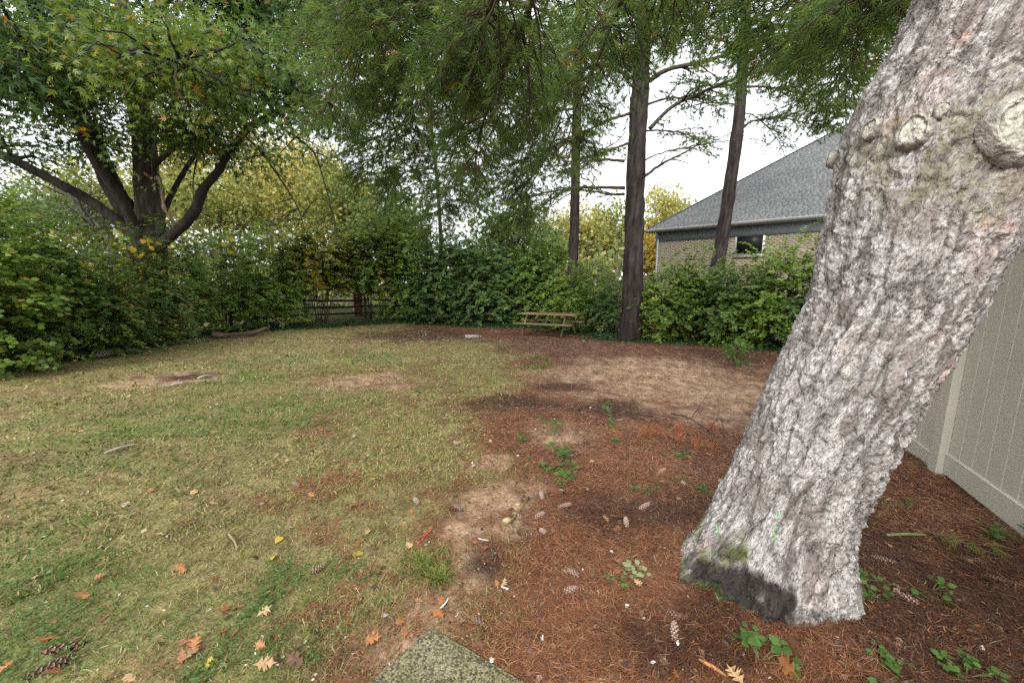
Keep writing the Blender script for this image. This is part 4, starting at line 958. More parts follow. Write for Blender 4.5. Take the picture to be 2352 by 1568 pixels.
# far wood beyond the hedge: reads as one mass, haze put into its pale leaf colours
n = 13000; xx = rs.uniform(-46, 30, n); yy = rs.uniform(26, 40, n); top = 3.6 + 2.2 * fbm(xx * .22, yy * .1, 3.3, 3) - 2.2 * smooth(4, 12, xx); zz = -.7 + (top + .7) * rs.rand(n) ** .8
pal = np.array([(.24, .27, .10), (.34, .33, .12), (.17, .21, .08), (.42, .37, .15), (.13, .17, .06)])[rs.randint(0, 5, n)]
mixn = fbm(xx * .15, zz * .3, yy * .1, 2)[:, None]; pal = pal * (1 + .4 * mixn)
V, F, K = leaves(np.stack([xx, yy, zz], -1), runit(n), runit(n) + np.array([0, -.4, .6]), .30 + .28 * rs.rand(n), np.clip(pal, .02, .5), 'diamond', 1.6)
tag(mk('distant_woods', V, [F], M['leaf'], None, K), 'hazy yellow-green woods far behind the hedge', 'woods', kind='stuff')
# ---------------------------------------------------------------- hedge shrubs
HG = [np.array(c) for c in ((.070, .125, .026), (.055, .105, .024), (.085, .14, .032), (.045, .088, .026))]
HB = [np.array(c) for c in ((.085, .15, .030), (.105, .175, .038), (.070, .13, .026))]
HD = [np.array(c) for c in ((.042, .085, .030), (.050, .095, .036), (.036, .072, .028))]
HY = [np.array(c) for c in ((.14, .165, .035), (.11, .15, .034), (.075, .12, .030))]
def shrub(vx, vy, top, hw, label, pal, nspr=420, size=.085, shape='diamond', yellow=.02, per=15, bottom=.04, wide=1.0, depth=None, leafpos=None, group='shrubs of the overgrown hedge', push=0.0, stems=9, noiseamp=.5):
    nspr = int(nspr * (1.8 if vx < 260 else 1.55)); size = size * (.84 if vx < 260 else 1.28); shape = 'hex' if vx < 130 else shape; wide = wide * 1.25; top = top + (6 if vx > 1400 else -6); pal = [c_ * np.array([1.7, 1.5, 1.2]) * (1.3 if 380 < vx < 1300 else 1.0) for c_ in pal]; yellow = yellow * 1.4  # middle shrubs get lighter leaf colour to offset shade under the boughs
    g0 = G(vx, vy); dist = g0[1] + push * .5; size = size * min(1.3, max(1, dist / 15)); nspr = int(nspr * min(1.35, max(1, dist / 15))); rx = hw / FV * dist; ry = depth or max(.8, rx * .75)
    c0 = onground(at(vx, vy, dist + ry * .8)[0], dist + ry * .8)
    H = at(vx, top, c0[1])[2] - c0[2]
    t = thing('hedge_shrub', c0, label, 'shrub', group)
    w = MB()
    for _ in range(stems):
        a = rs.rand() * 6.283; r = rs.rand() * .7; e_ = c0 + np.array([math.cos(a) * rx * r, math.sin(a) * ry * r, H * (.55 + .4 * rs.rand())])
        s0 = c0 + np.array([math.cos(a) * rx * .25 * rs.rand(), math.sin(a) * ry * .25, -.05]); mid = (s0 + e_) / 2 + rs.normal(size=3) * .12
        w.tube(catmull([s0, mid, e_], 9), np.linspace(.028, .008, 9), 5, (.075, .06, .045), cap=False)
    w.build('stem', M['twig'], t)
    u = runit(nspr); u[:, 2] = np.abs(u[:, 2]) * 1.0 - bottom * rs.rand(nspr) * 4
    u = unit(u); fac = (.55 + .5 * rs.rand(nspr) ** .6)[:, None]
    nz = fbm(u[:, 0] * 2 + vx * .1, u[:, 1] * 2, u[:, 2] * 2, 3)[:, None]
    B = c0 + np.array([0, 0, H * .34]) + u * fac * (1 + noiseamp * nz) * np.array([rx, ry, H * .66])
    lowf = rs.rand(nspr) < (.42 if bottom > -.11 else .16); B[lowf, 2] = c0[2] + H * ((.04 if bottom > -.11 else .30) + .46 * rs.rand(lowf.sum())); B[:, 2] = np.maximum(B[:, 2], c0[2] + .06)
    D = unit(u * np.array([1, 1, .5]) + .55 * runit(nspr) + np.array([0, -.15, .05]))
    L = .28 + .35 * rs.rand(nspr)
    f = np.tile(np.linspace(.05, 1, per), nspr)[:, None]
    Bp, Dp, Lp = np.repeat(B, per, 0), np.repeat(D, per, 0), np.repeat(L, per)[:, None]
    side = unit(np.cross(Dp, np.array([0, 0, 1.0]))) * np.tile(np.where(np.arange(per) % 2, 1, -1), nspr)[:, None]
    P = Bp + Dp * f * Lp + np.array([0, 0, -.30]) * Lp * f ** 2 + rs.normal(size=Bp.shape) * .02
    A = unit(side * .9 + Dp * .6 + .35 * runit(len(P)) + np.array([0, 0, -.2])); Nn = unit(np.array([0, -.25, .75]) + .7 * u.repeat(per, 0) + .5 * runit(len(P)))
    cc = np.array(pal)[rs.randint(0, len(pal), nspr)] * (.7 + .6 * rs.rand(nspr, 1)); cc = np.repeat(cc, per, 0) * (.75 + .5 * rs.rand(len(P), 1))
    yn = np.repeat(fbm(B[:, 0] * 1.2, B[:, 1] * 1.2, B[:, 2] * 1.5 + 5, 2), per); yl = rs.rand(len(P)) < yellow * (1 + 2.5 * np.clip(yn, -.3, 1)); cc[yl] = np.array([[.36, .27, .05], [.30, .25, .05], [.24, .22, .05]])[rs.randint(0, 3, yl.sum())]
    V, F, K = leaves(P, A, Nn, size * (.7 + .6 * rs.rand(len(P))), cc, shape, wide); mk('foliage', V, [F], M['leaf'], t, K)
    if leafpos:
        for (lx, ly, sz, tone) in leafpos:
            p = at(lx, ly, c0[1] - ry * 1.12); T_, Fh = LEAF['heart']; a = rs.normal() * .6
            R_ = rotz(rs.normal() * .5) @ rotx(-.9 + .4 * rs.normal()) @ rotz(math.pi + a)
            V = (T_ * sz * np.array([1, 1, 1.2])) @ R_.T + p; cy_ = np.array([(.52, .37, .05), (.44, .35, .06), (.40, .30, .05)][tone % 3]) * (.85 + .3 * rs.rand())
            mk('leaf', V, [Fh], M['leaf'], t, np.repeat(cy_[None], len(V), 0))
    return t
def lp(spec):
    out = []
    for cx, cy_, n, sx, sy, sz in spec:
        for _ in range(n): out.append((cx + rs.normal() * sx, cy_ + rs.normal() * sy, sz * (.75 + .5 * rs.rand()), rs.randint(3)))
    return out
shrub(-60, 880, 400, 170, 'tall bright green shrub at the far left picture edge', HB, 620, .105, yellow=.04, wide=1.15, leafpos=None)
shrub(75, 838, 520, 110, 'broad-leaved shrub with big yellow heart leaves at far left', HB, 620, .10, yellow=.02, wide=1.2, leafpos=lp([(55, 642, 3, 12, 8, .17), (88, 688, 5, 14, 6, .17), (115, 632, 2, 6, 3, .12)]))
shrub(215, 825, 565, 105, 'dense green shrub behind the grey log', HG, 600, .09, yellow=.06, wide=1.1, leafpos=lp([(205, 612, 3, 12, 5, .13), (110, 735, 2, 15, 3, .10)]))
shrub(330, 800, 545, 85, 'shrub with yellow tips below the oak trunk', HG, 560, .085, yellow=.12, leafpos=lp([(345, 560, 7, 22, 6, .14), (320, 590, 5, 40, 8, .13), (325, 680, 3, 7, 5, .14)]))
shrub(420, 778, 540, 75, 'arching green shrub over the dark gap in the hedge', HG, 560, .075, yellow=.05, bottom=-.05, leafpos=lp([(430, 555, 3, 20, 8, .10)]), noiseamp=.5)
shrub(525, 765, 540, 80, 'leafy green shrub above the driftwood log', HG, 600, .075, yellow=.08, leafpos=lp([(540, 562, 8, 14, 12, .13), (490, 620, 6, 12, 12, .11)]), push=.4)
shrub(620, 755, 545, 75, 'drooping green shrub right of the driftwood log', HB, 620, .075, yellow=.05, push=.4)
shrub(735, 748, 540, 85, 'shrub hung with pale yellow heart-shaped leaves', HY, 620, .085, yellow=.14, bottom=-.12, leafpos=lp([(715, 640, 22, 34, 18, .15), (735, 655, 14, 22, 10, .15), (690, 600, 6, 20, 12, .12)]), push=.6, noiseamp=.45)
shrub(850, 742, 555, 75, 'shrub with yellowing leaves over the rail fence post', HG, 560, .085, yellow=.12, bottom=-.15, leafpos=lp([(880, 640, 12, 26, 14, .13)]), push=.9, noiseamp=.45)
shrub(945, 740, 500, 62, 'tall thin green sapling shrub in the fence corner', HB, 420, .09, yellow=.04, push=1.2, bottom=-.1, noiseamp=.6)
shrub(1030, 745, 540, 75, 'grey-green shrub left of the picnic table under the pine boughs', HD, 640, .08, yellow=.02, push=.5)
shrub(1115, 748, 565, 75, 'dark glossy shrub just left of the picnic table', HD, 620, .075, yellow=.02, push=.4)
shrub(1205, 748, 585, 65, 'shrub directly behind the left end of the picnic table', HG, 560, .07, yellow=.02, push=1.6)
shrub(1270, 752, 560, 55, 'loose green shrub wrapped round the slender pine', HG, 460, .08, yellow=.05, push=2.0, noiseamp=.6)
shrub(1345, 765, 610, 62, 'sparse green shrub between the slender pine and the thick pine', HB, 420, .07, yellow=.03, push=1.2)
shrub(1405, 770, 640, 55, 'low dark shrub at the left foot of the thick pine', HD, 420, .065, push=.5)
shrub(1530, 785, 615, 70, 'green shrub below the house downspout', HB, 600, .075, yellow=.03, push=.6)
shrub(1600, 785, 605, 70, 'shrub below the leaning pine trunk near the house', HG, 600, .08, yellow=.02, push=.4, noiseamp=.5)
shrub(1690, 795, 625, 85, 'dense dark shrub under the house window', HG, 680, .075, yellow=.02, push=.2)
shrub(1790, 806, 565, 80, 'tallest bright shrub beside the leaning pine bark', HB, 640, .075, yellow=.01, push=.2)
shrub(1880, 812, 600, 85, 'shaded shrub mostly hidden behind the leaning pine', HD, 420, .075, push=.2)
# vine shoots reaching above the hedge in front of the house wall
for pth, lab in (([(1530, 605), (1548, 585), (1575, 568), (1600, 560), (1618, 566)], 'arching vine shoot in front of the brick wall by the downspout'),
                 ([(1612, 610), (1618, 580), (1630, 562), (1640, 572)], 'upright vine shoot on the brick wall left of the window'),
                 ([(1752, 610), (1756, 585), (1762, 562), (1765, 545)], 'yellow-green vine climbing the right edge of the house window')):
    P = catmull([at(x, y, 14.6) for x, y in pth], 16); t = thing('vine_shoot', P[0], lab, 'vine', 'vine shoots above the hedge'); w = MB(); w.tube(P, np.linspace(.012, .004, 16), 5, (.10, .12, .04)); w.build('stem', M['twig'], t)
    Pn = np.repeat(P, 4, 0) + rs.normal(size=(64, 3)) * .06; V, F, K = leaves(Pn, unit(runit(64) + np.array([0, -.3, -.3])), unit(runit(64) * .5 + np.array([0, -.5, 1])), .10 * (.7 + .6 * rs.rand(64)), np.array([.12, .19, .035]) * (.7 + .6 * rs.rand(64, 1)), 'oval', 1.2); mk('foliage', V, [F], M['leaf'], t, K)
# small sapling in front of the dark hedge
t = thing('young_sapling', G(1690, 845), 'small bright sapling standing on the needle litter before the hedge', 'sapling'); w = MB(); bs = G(1690, 845)
V_, F_, K_ = [], [], []
lmb = MB()
for k in range(9):
    tip = at(1650 + 95 * rs.rand(), 775 + 65 * rs.rand(), bs[1] - .3 + .8 * rs.rand()); P = catmull([bs, (bs + tip) / 2 + np.array([0, 0, .15]), tip], 10); w.tube(P, np.linspace(.008, .003, 10), 4, (.10, .09, .05), cap=False)
    Pn = np.repeat(P[3:], 4, 0) + rs.normal(size=(28, 3)) * .04; lmb.add(*leaves(Pn, unit(runit(28) + np.array([0, 0, -.2])), unit(runit(28) * .5 + np.array([0, 0, 1])), .085 * (.7 + .6 * rs.rand(28)), np.array([.10, .17, .035]) * (.7 + .6 * rs.rand(28, 1)), 'oval', 1.1))
w.build('stem', M['twig'], t); lmb.build('foliage', M['leaf'], t)

# ivy and low weeds along the foot of the hedge
base = np.array([G(x, y)[:2] for x, y in ((-150, 872), (20, 838), (150, 822), (280, 800), (400, 778), (520, 765), (640, 756), (760, 750), (880, 742), (960, 742), (1100, 750), (1200, 752), (1300, 760), (1400, 780), (1500, 786), (1620, 790), (1720, 800), (1830, 815), (1930, 825))])
sb = np.concatenate([[0], np.cumsum(np.linalg.norm(np.diff(base, axis=0), axis=1))])
n = 15000; s = rs.rand(n) * sb[-1]; x = np.interp(s, sb, base[:, 0]); y = np.interp(s, sb, base[:, 1]); nx = np.gradient(base[:, 0]); off = rs.normal(size=n) * .45 + .35 + .25 * perlin(s * .8, 0, 0)
ang_ = np.interp(s, sb, np.arctan2(np.gradient(base[:, 1]), np.gradient(base[:, 0])))
x = x - np.sin(ang_) * off; y = y + np.cos(ang_) * off
P = np.stack([x, y, ground_z(x, y) + .02 + .12 * rs.rand(n) ** 2 * smooth(-.2, .6, off)], -1)
cc = np.array(HD)[rs.randint(0, 3, n)] * np.array([.85, 1.0, 1.1]) * (.6 + .8 * rs.rand(n, 1)); br = rs.rand(n) < .12; cc[br] = np.array([.10, .16, .035])
V, F, K = leaves(P, unit(runit(n) * np.array([1, 1, .3])), unit(np.array([0, 0, 1.0]) + .5 * runit(n)), .06 + .06 * rs.rand(n), cc, 'diamond', 1.7)
tag(mk('ivy_ground_cover', V, [F], M['leaf'], None, K), 'dark ivy and low weeds along the foot of the hedge', 'ivy', kind='stuff')

# ---------------------------------------------------------------- split rail fence inside the hedge
M['oldwood'] = attr_mat('old_fence_wood', .85, .15, vary=.35, vscale=14, stretch=(.3, 1, 1))
fl_ = [np.array([*onground(at(x, 700, yy)[0], yy)]) for x, yy in ((250, 14.6), (410, 17.0), (560, 19.4), (700, 20.8), (838, 21.9), (960, 22.4), (1090, 22.4), (1220, 21.8), (1350, 20.8), (1470, 19.6), (1600, 18.4))]
rf = thing('rail_fence', fl_[0], 'dark old split rail wooden fence showing through gaps in the hedge', 'fence')
for k, p in enumerate(fl_):
    mb = MB(); P = np.array([p + np.array([0, 0, -.2]), p + np.array([.02, 0, .5]), p + np.array([.0, 0, 1.22])]); mb.tube(catmull(P, 6), [.075, .07, .07, .07, .068, .06], 7, (.05, .042, .034), jit=.08); mb.build('post', M['oldwood'], rf)
    if k:
        q = fl_[k - 1]
        for h in (.32, .68, 1.05):
            mb = MB(); a, b_ = q + np.array([0, 0, h]), p + np.array([0, 0, h + .03 * rs.normal()]); s_ = np.linspace(-.02, 1.02, 8)[:, None]; mb.tube(a + (b_ - a) * s_ + np.array([0, 0, -.03]) * np.sin(s_ * 3.14), [.035, .055, .06, .058, .06, .06, .055, .035], 6, (.042, .035, .028), jit=.12); mb.build('rail', M['oldwood'], rf)
# brick pier beyond the fence
pp = onground(at(823, 700, 23)[0], 23); t = thing('brick_pier', pp, 'dark red brick pier just behind the rail fence', 'brick pier'); mb = MB(); mb.box(pp + np.array([0, 0, .75]), (.36, .36, 1.7), None, (.10, .08, .07)); mb.build('mortar_core', M['brick'], t)
mb = MB()
for row in range(20):
    z = pp[2] + .03 + row * .078
    for sx in (-1, 0, 1):
        mb.box((pp[0] + sx * .135 + (.05 if row % 2 else 0) * (sx == 0), pp[1] - .185, z), (.118, .03, .064), None, np.array([.20, .075, .05]) * (.7 + .6 * rs.rand()))
    mb.box((pp[0] + .185, pp[1], z), (.03, .3, .064), None, np.array([.20, .075, .05]) * (.7 + .6 * rs.rand())); mb.box((pp[0] - .185, pp[1], z), (.03, .3, .064), None, np.array([.20, .075, .05]) * (.7 + .6 * rs.rand()))
o = mb.build('brickwork', M['brick'], t); o['kind'] = 'stuff'

# ---------------------------------------------------------------- picnic table
fR = G(1288.4, 774); az = math.radians(33); tu = np.array([math.cos(az), -math.sin(az), 0])
span = min(np.arange(1.0, 3.0, .01), key=lambda s_: abs(view(onground(*(fR - tu * s_)[:2]))[0] - 1199))
fL = onground(*(fR - tu * span)[:2]); tu = unit(fR - fL); tn = unit(np.cross([0, 0, 1.0], tu))
tc_ = fL + tu * span / 2 + tn * .62; TRM = np.stack([tu, tn, np.cross(tu, tn)], 1)
sc_ = span / 1.5
tb = thing('picnic_table', tc_, 'mossy weathered wooden picnic table with attached benches', 'picnic table')
def tw(p): return tc_ + TRM @ np.asarray(p, float)
WOODC = np.array([.205, .175, .085])
def tplank(name, c, size, R=np.eye(3), par=tb, col=WOODC, w=1.0):
    n_ = 10; mb = MB(); L_, W_, H_ = size; xs = np.linspace(-L_ / 2, L_ / 2, n_); V = []
    for x in xs:
        j = rs.normal(size=4) * .0025
        V += [[x, -W_ / 2 + j[0], -H_ / 2], [x, W_ / 2 + j[1], -H_ / 2], [x, W_ / 2 + j[1], H_ / 2 + j[2]], [x, -W_ / 2 + j[0], H_ / 2 + j[2]]]
    V = np.array(V) @ np.asarray(R).T; V = (TRM @ V.T).T + tw(c)
    i = np.arange(n_ - 1)[:, None] * 4; Q = np.concatenate([np.stack([i + a, i + 4 + a, i + 4 + (a + 1) % 4, i + (a + 1) % 4], -1).reshape(-1, 4) for a in range(4)] + [np.array([[0, 1, 2, 3], [(n_ - 1) * 4 + 3, (n_ - 1) * 4 + 2, (n_ - 1) * 4 + 1, (n_ - 1) * 4]])])
    mb.add(V, [Q], col * (.85 + .3 * rs.rand())); return mb.build(name, M['wood'], par)
TL = span + .72; TH_ = .76
for k in range(5): tplank('top_plank', (0, -.30 + k * .15, TH_), (TL + .02 * rs.normal(), .142, .038), col=WOODC if k < 3 else np.array([.20, .145, .08]))
for sgn in (-1, 1):
    for k in range(2): tplank('bench_plank', (-.05 * sgn, sgn * (.66 + (k - .5) * .146), .43), (TL, .14, .038))
for sx in (-1, 1):
    x = sx * span / 2
    for sgn in (-1, 1):
        a = math.atan2(.42, .76)
        tplank('leg', (x, sgn * .41, .36), (.86, .09, .04), np.stack([[0, sgn * -math.sin(a), math.cos(a)], [0, math.cos(a), sgn * math.sin(a)], [1, 0, 0]], 1))
    tplank('bench_support', (x - sx * .045, 0, .375), (1.46, .09, .04), np.stack([[0, 1, 0], [0, 0, 1], [1, 0, 0]], 1))
    tplank('top_support', (x - sx * .045, 0, .68), (.70, .09, .04), np.stack([[0, 1, 0], [0, 0, 1], [1, 0, 0]], 1))
    a = math.atan2(.36, .42)
    tplank('brace', (x - sx * .28, 0, .53), (.55, .09, .035), np.stack([[-sx * math.cos(a), 0, math.sin(a)], [0, 1, 0], [sx * math.sin(a), 0, math.cos(a)]], 1), col=np.array([.15, .085, .045]))
k = 900; xx, yy = (rs.rand(k) - .35) * TL * .75, rs.rand(k) * .55 - .18; a = rs.rand(k) * 6.283
P = np.array([tw((xx[i_], yy[i_], TH_ + .024 + .008 * rs.rand())) for i_ in range(k)]); d = np.stack([np.cos(a), np.sin(a), 0 * a], -1) * .05; s_ = np.stack([-np.sin(a), np.cos(a), 0 * a], -1) * .006
V = np.stack([P - d, P - s_, P + d, P + s_], 1).reshape(-1, 3); tl_ = mk('needles_on_tabletop', V, [np.arange(k * 4).reshape(-1, 4)], M['litter'], None, np.repeat(np.array([.30, .13, .055]) * (.7 + .6 * rs.rand(k, 1)), 4, 0))
tag(tl_, 'rusty pine needles lying on the picnic tabletop', 'needle litter', kind='stuff')

# ---------------------------------------------------------------- logs, block
def log(name, pts, radii, label, col, cat='log', k=16, rough=.16, hollow=False):
    P = catmull(pts, 40); R = np.interp(np.linspace(0, 1, 40), np.linspace(0, 1, len(radii)), radii); T_ = unit(np.gradient(P, axis=0)); A = unit(np.cross(T_, [0, 0, 1.0])); B = np.cross(A, T_)
    an = np.linspace(0, 2 * np.pi, k, endpoint=False); AN, S_ = np.meshgrid(an, np.linspace(0, 3, 40))
    d = 1 + rough * 2 * perlin(np.cos(AN) * 2, np.sin(AN) * 2, S_ * 2) + rough * 1.5 * perlin(np.cos(AN) * 6, np.sin(AN) * 6, S_ * 1.5)
    V = (P[:, None] + (R[:, None] * d)[..., None] * (np.cos(AN)[..., None] * A[:, None] + np.sin(AN)[..., None] * B[:, None])).reshape(-1, 3)
    i = np.arange(39)[:, None] * k; j = np.arange(k)[None]; j2 = (j + 1) % k; F = [np.stack([i + j, i + k + j, i + k + j2, i + j2], -1).reshape(-1, 4)]
    jj = np.arange(k); V = np.concatenate([V, [P[0] + T_[0] * R[0] * .5], [P[-1] - T_[-1] * .02]]); F.append(np.stack([np.full(k, 40 * k), jj, (jj + 1) % k], -1)); F.append(np.stack([np.full(k, 40 * k + 1), 39 * k + (jj + 1) % k, 39 * k + jj], -1))
    cc = np.asarray(col) * (1 + .7 * perlin(np.cos(AN) * 3, np.sin(AN) * 3, S_ * 1.2)[..., None]); K = np.concatenate([np.clip(cc, .02, .6).reshape(-1, 3), [np.asarray(col) * .4], [np.asarray(col) * .7]])
    return tag(mk(name, V, F, M['wood'], None, K), label, cat)
def gp(vx, vy, dz): p = G(vx, vy); p[2] += dz; return p
log('driftwood_log', [gp(486, 778, .13), gp(520, 776, .08), gp(560, 774, .08), gp(590, 771, .14), gp(610, 768, .22), gp(620, 767, .24)], [.13, .10, .10, .09, .07, .03], 'gnarled brown driftwood log lying under the hedge', (.13, .085, .055))
log('grey_log', [gp(205, 824, .04), gp(235, 820, .07), gp(270, 814, .08), gp(300, 810, .05)], [.045, .085, .08, .06], 'pale grey weathered log on the lawn edge at left', (.27, .25, .23))
bp_ = G(1084, 775); mb = MB(); mb.box(bp_ + np.array([0, 0, .03]), (.50, .20, .13), rotz(.06), (.30, .28, .25), jit=.008); mb.box(bp_ + np.array([.28, .08, .01]), (.10, .12, .08), rotz(.3), (.30, .28, .25), jit=.008)
M['block'] = attr_mat('concrete_block', .9, .1, bump=.5, bscale=60, vary=.25, vscale=20); tag(mb.build('concrete_block', M['block']), 'pale concrete block lying on the mulch left of the picnic table', 'concrete block')
# ---------------------------------------------------------------- small things on the ground
def place(name, me, p, R, s, label, cat, group=None):
    from mathutils import Matrix
    o = bpy.data.objects.new(name, me); C.objects.link(o)
    Mx = np.eye(4); Mx[:3, :3] = np.asarray(R) * s; Mx[:3, 3] = p; o.matrix_world = Matrix(Mx.tolist()); return tag(o, label, cat, group)
def local_mesh(name, V, F, mat, col):
    o = mk(name, V, F, mat, None, col); me = o.data; bpy.data.objects.remove(o); return me
# fallen oak leaves: outline with pointed lobes, curled
def oak_leaf_mesh(i, col, lobes=3, curl=.25):
    pts = [(0, -.12), (.03, 0)]
    for k in range(lobes):
        y = .12 + .68 * k / lobes; w = .40 * (1 - .25 * abs(k - 1)) * (.85 + .3 * rs.rand())
        pts += [(.07, y), (w, y + .16), (w * .62, y + .20), (w * .9, y + .30) if k == 1 else (w * .55, y + .22), (.075, y + .21)]
    pts += [(.05, .84), (0, 1.05)]
    R_ = np.array(pts); Lf = R_[1:-1][::-1] * np.array([-1, 1]) * np.array([.9 + .2 * rs.rand(), 1]); O = np.concatenate([R_, Lf]); O += rs.normal(size=O.shape) * .012
    nO = len(O); Vf = O; z = curl * (Vf[:, 0] ** 2 * 2.2 * rs.choice([1, -.5]) + (Vf[:, 1] - .5) ** 2 * 1.0 * (rs.rand() - .2)) + .05 * perlin(Vf[:, 0] * 4 + i, Vf[:, 1] * 4, i * 1.7)
    V = np.concatenate([Vf, z[:, None]], 1); V[:, 2] -= V[:, 2].min(); Fq = np.arange(nO)[None]
    return local_mesh('oak_leaf', V - np.array([0, .45, 0]), [Fq], M['dryleaf'], np.clip(np.asarray(col) * (1 + .25 * rs.normal(size=(len(V), 1))), .01, .8))
LC = {'orange': (.36, .15, .055), 'tan': (.42, .27, .14), 'brown': (.13, .06, .03), 'rust': (.30, .105, .04), 'yellow': (.50, .36, .05), 'grey': (.30, .25, .20)}
LM = {k: [oak_leaf_mesh(i + 10 * q, v, 3, .35) for i in range(4)] for q, (k, v) in enumerate(LC.items())}
def leaf_R(tilt=.35): return rotz(rs.rand() * 6.283) @ rotx(rs.normal() * tilt) @ roty(rs.normal() * tilt)
special = [
 (447, 1488, .115, 'orange', 'large orange oak leaf overlapping another at bottom left', .15), (440, 1506, .10, 'tan', 'tan oak leaf under the large orange leaf at bottom left', .1),
 (110, 1475, .12, 'orange', 'long orange oak leaf above the two joined pine cones', .2), (12, 1540, .10, 'orange', 'orange oak leaf in the bottom left corner', .2),
 (190, 1378, .11, 'orange', 'orange oak leaf on the green clover at left', .4), (414, 1312, .085, 'orange', 'upright orange oak leaf left of the yellow leaf', .5),
 (232, 1330, .075, 'orange', 'small orange leaf in the clover left of centre', .3), (855, 1475, .12, 'orange', 'spread brown-orange oak leaf left of the concrete pad', .15),
 (1008, 1420, .11, 'orange', 'curled orange oak leaf touching the white plastic strip', .4), (1092, 1250, .07, 'orange', 'small orange star-shaped leaf beside the white sticks', .2),
 (680, 1525, .12, 'brown', 'glossy dark brown leaf on the lower lawn', .3), (775, 1522, .10, 'brown', 'dark brown leaf near the bottom left of the concrete pad', .3), (610, 1535, .11, 'tan', 'tan oak leaf standing on the lower lawn', .4),
 (1808, 1555, .17, 'orange', 'big orange-brown leaf propped against the pine foot', .7), (1815, 1515, .13, 'brown', 'dark curled leaf standing at the foot of the leaning pine', 1.1),
 (2065, 1360, .11, 'tan', 'tan oak leaf on the dark mulch right of the leaning pine', .3), (1688, 1560, .11, 'tan', 'tan oak leaf at the bottom edge left of the big orange leaf', .3),
 (825, 1280, .09, 'yellow', 'bright yellow fallen leaf on the lawn', .12), (645, 1240, .07, 'yellow', 'curled yellow leaf above the bright yellow leaf', .4), (632, 1280, .06, 'yellow', 'small yellow leaf left of the bright yellow leaf', .2),
 (485, 1530, .06, 'yellow', 'narrow yellow leaf at the bottom of the lawn', .3), (855, 1102, .05, 'yellow', 'tiny golden leaf in the middle of the lawn', .2), (945, 1180, .06, 'rust', 'rust leaf beside the upright pine cone', .2),
 (170, 995, .09, 'orange', 'bright orange leaf in the middle of the left lawn', .3), (212, 1110, .06, 'orange', 'orange leaf alone near the thin white stick', .3), (490, 1160, .07, 'tan', 'pale tan star leaf on the mid lawn', .2), (515, 1172, .08, 'orange', 'orange leaf beside the pale tan star leaf', .3),
 (1560, 1150, .07, 'tan', 'tan star leaf on the needles before the leaning pine', .2), (1520, 1110, .06, 'tan', 'pale star leaf between the green seedlings and the pine', .2), (1465, 1345, .07, 'tan', 'tan leaf under the grey-green fallen sprig', .3),
]
used = []
for vx, vy, s, cl, lab, tl in special:
    if cl == 'yellow':
        Vh, Fh = LEAF['heart']; me = local_mesh('leaf', Vh * np.array([.9, 1, 1]), [Fh], M['dryleaf'], np.repeat(np.array([LC['yellow']]), len(Vh), 0) * (.85 + .3 * rs.rand()))
    else: me = LM[cl][rs.randint(4)]
    p = G(vx, vy) + np.array([0, 0, .012 + s * tl * .3]); place('fallen_leaf', me, p, leaf_R(tl), s * .74, lab, 'leaf', 'fallen leaves'); used.append(p[:2])
zones = [('lawn', 105, 150, 1.5, 10.5, 120, {'orange': .34, 'rust': .22, 'tan': .22, 'brown': .14, 'grey': .08}), ('litter', 40, 88, 1.2, 5, 34, {'tan': .4, 'brown': .35, 'rust': .25}), ('back', 80, 112, 6, 15, 44, {'rust': .3, 'tan': .35, 'brown': .2, 'grey': .15}), ('middle', 88, 112, 1.2, 6, 40, {'tan': .35, 'rust': .3, 'brown': .2, 'orange': .15})]
zl = {'lawn': 'on the left lawn', 'litter': 'on the right mulch', 'back': 'near the back hedge', 'middle': 'on the mid yard'}
for zn, a0, a1, r0, r1, n, mix in zones:
    x, y = scatter(n, r0, r1, a0, a1); y = np.abs(y)
    for q in range(n):
        if in_pad(np.array([x[q]]), np.array([y[q]]))[0] or np.linalg.norm(np.array([x[q], y[q]]) - ax[1][:2]) < .62: continue
        cl = rs.choice(list(mix), p=list(mix.values())); s = (.04 + .03 * rs.rand()) * (1.35 if r1 > 9 and y[q] > 5 else 1)
        _, vyq = view(onground(x[q], y[q])); band = 'close to the bottom edge' if vyq > 1250 else ('halfway up the yard' if vyq > 1000 else 'far up the yard')
        big = 'tiny' if s < .055 else 'small'; band = '' if zn == 'back' else ', ' + band
        place('fallen_leaf', LM[cl][rs.randint(4)], onground(x[q], y[q], .012 + .008 * rs.rand()), leaf_R(.3), s, f'{big} {cl} fallen oak leaf {zl[zn]}{band}', 'leaf', f'{big} {cl} leaves {zl[zn]}{band}')
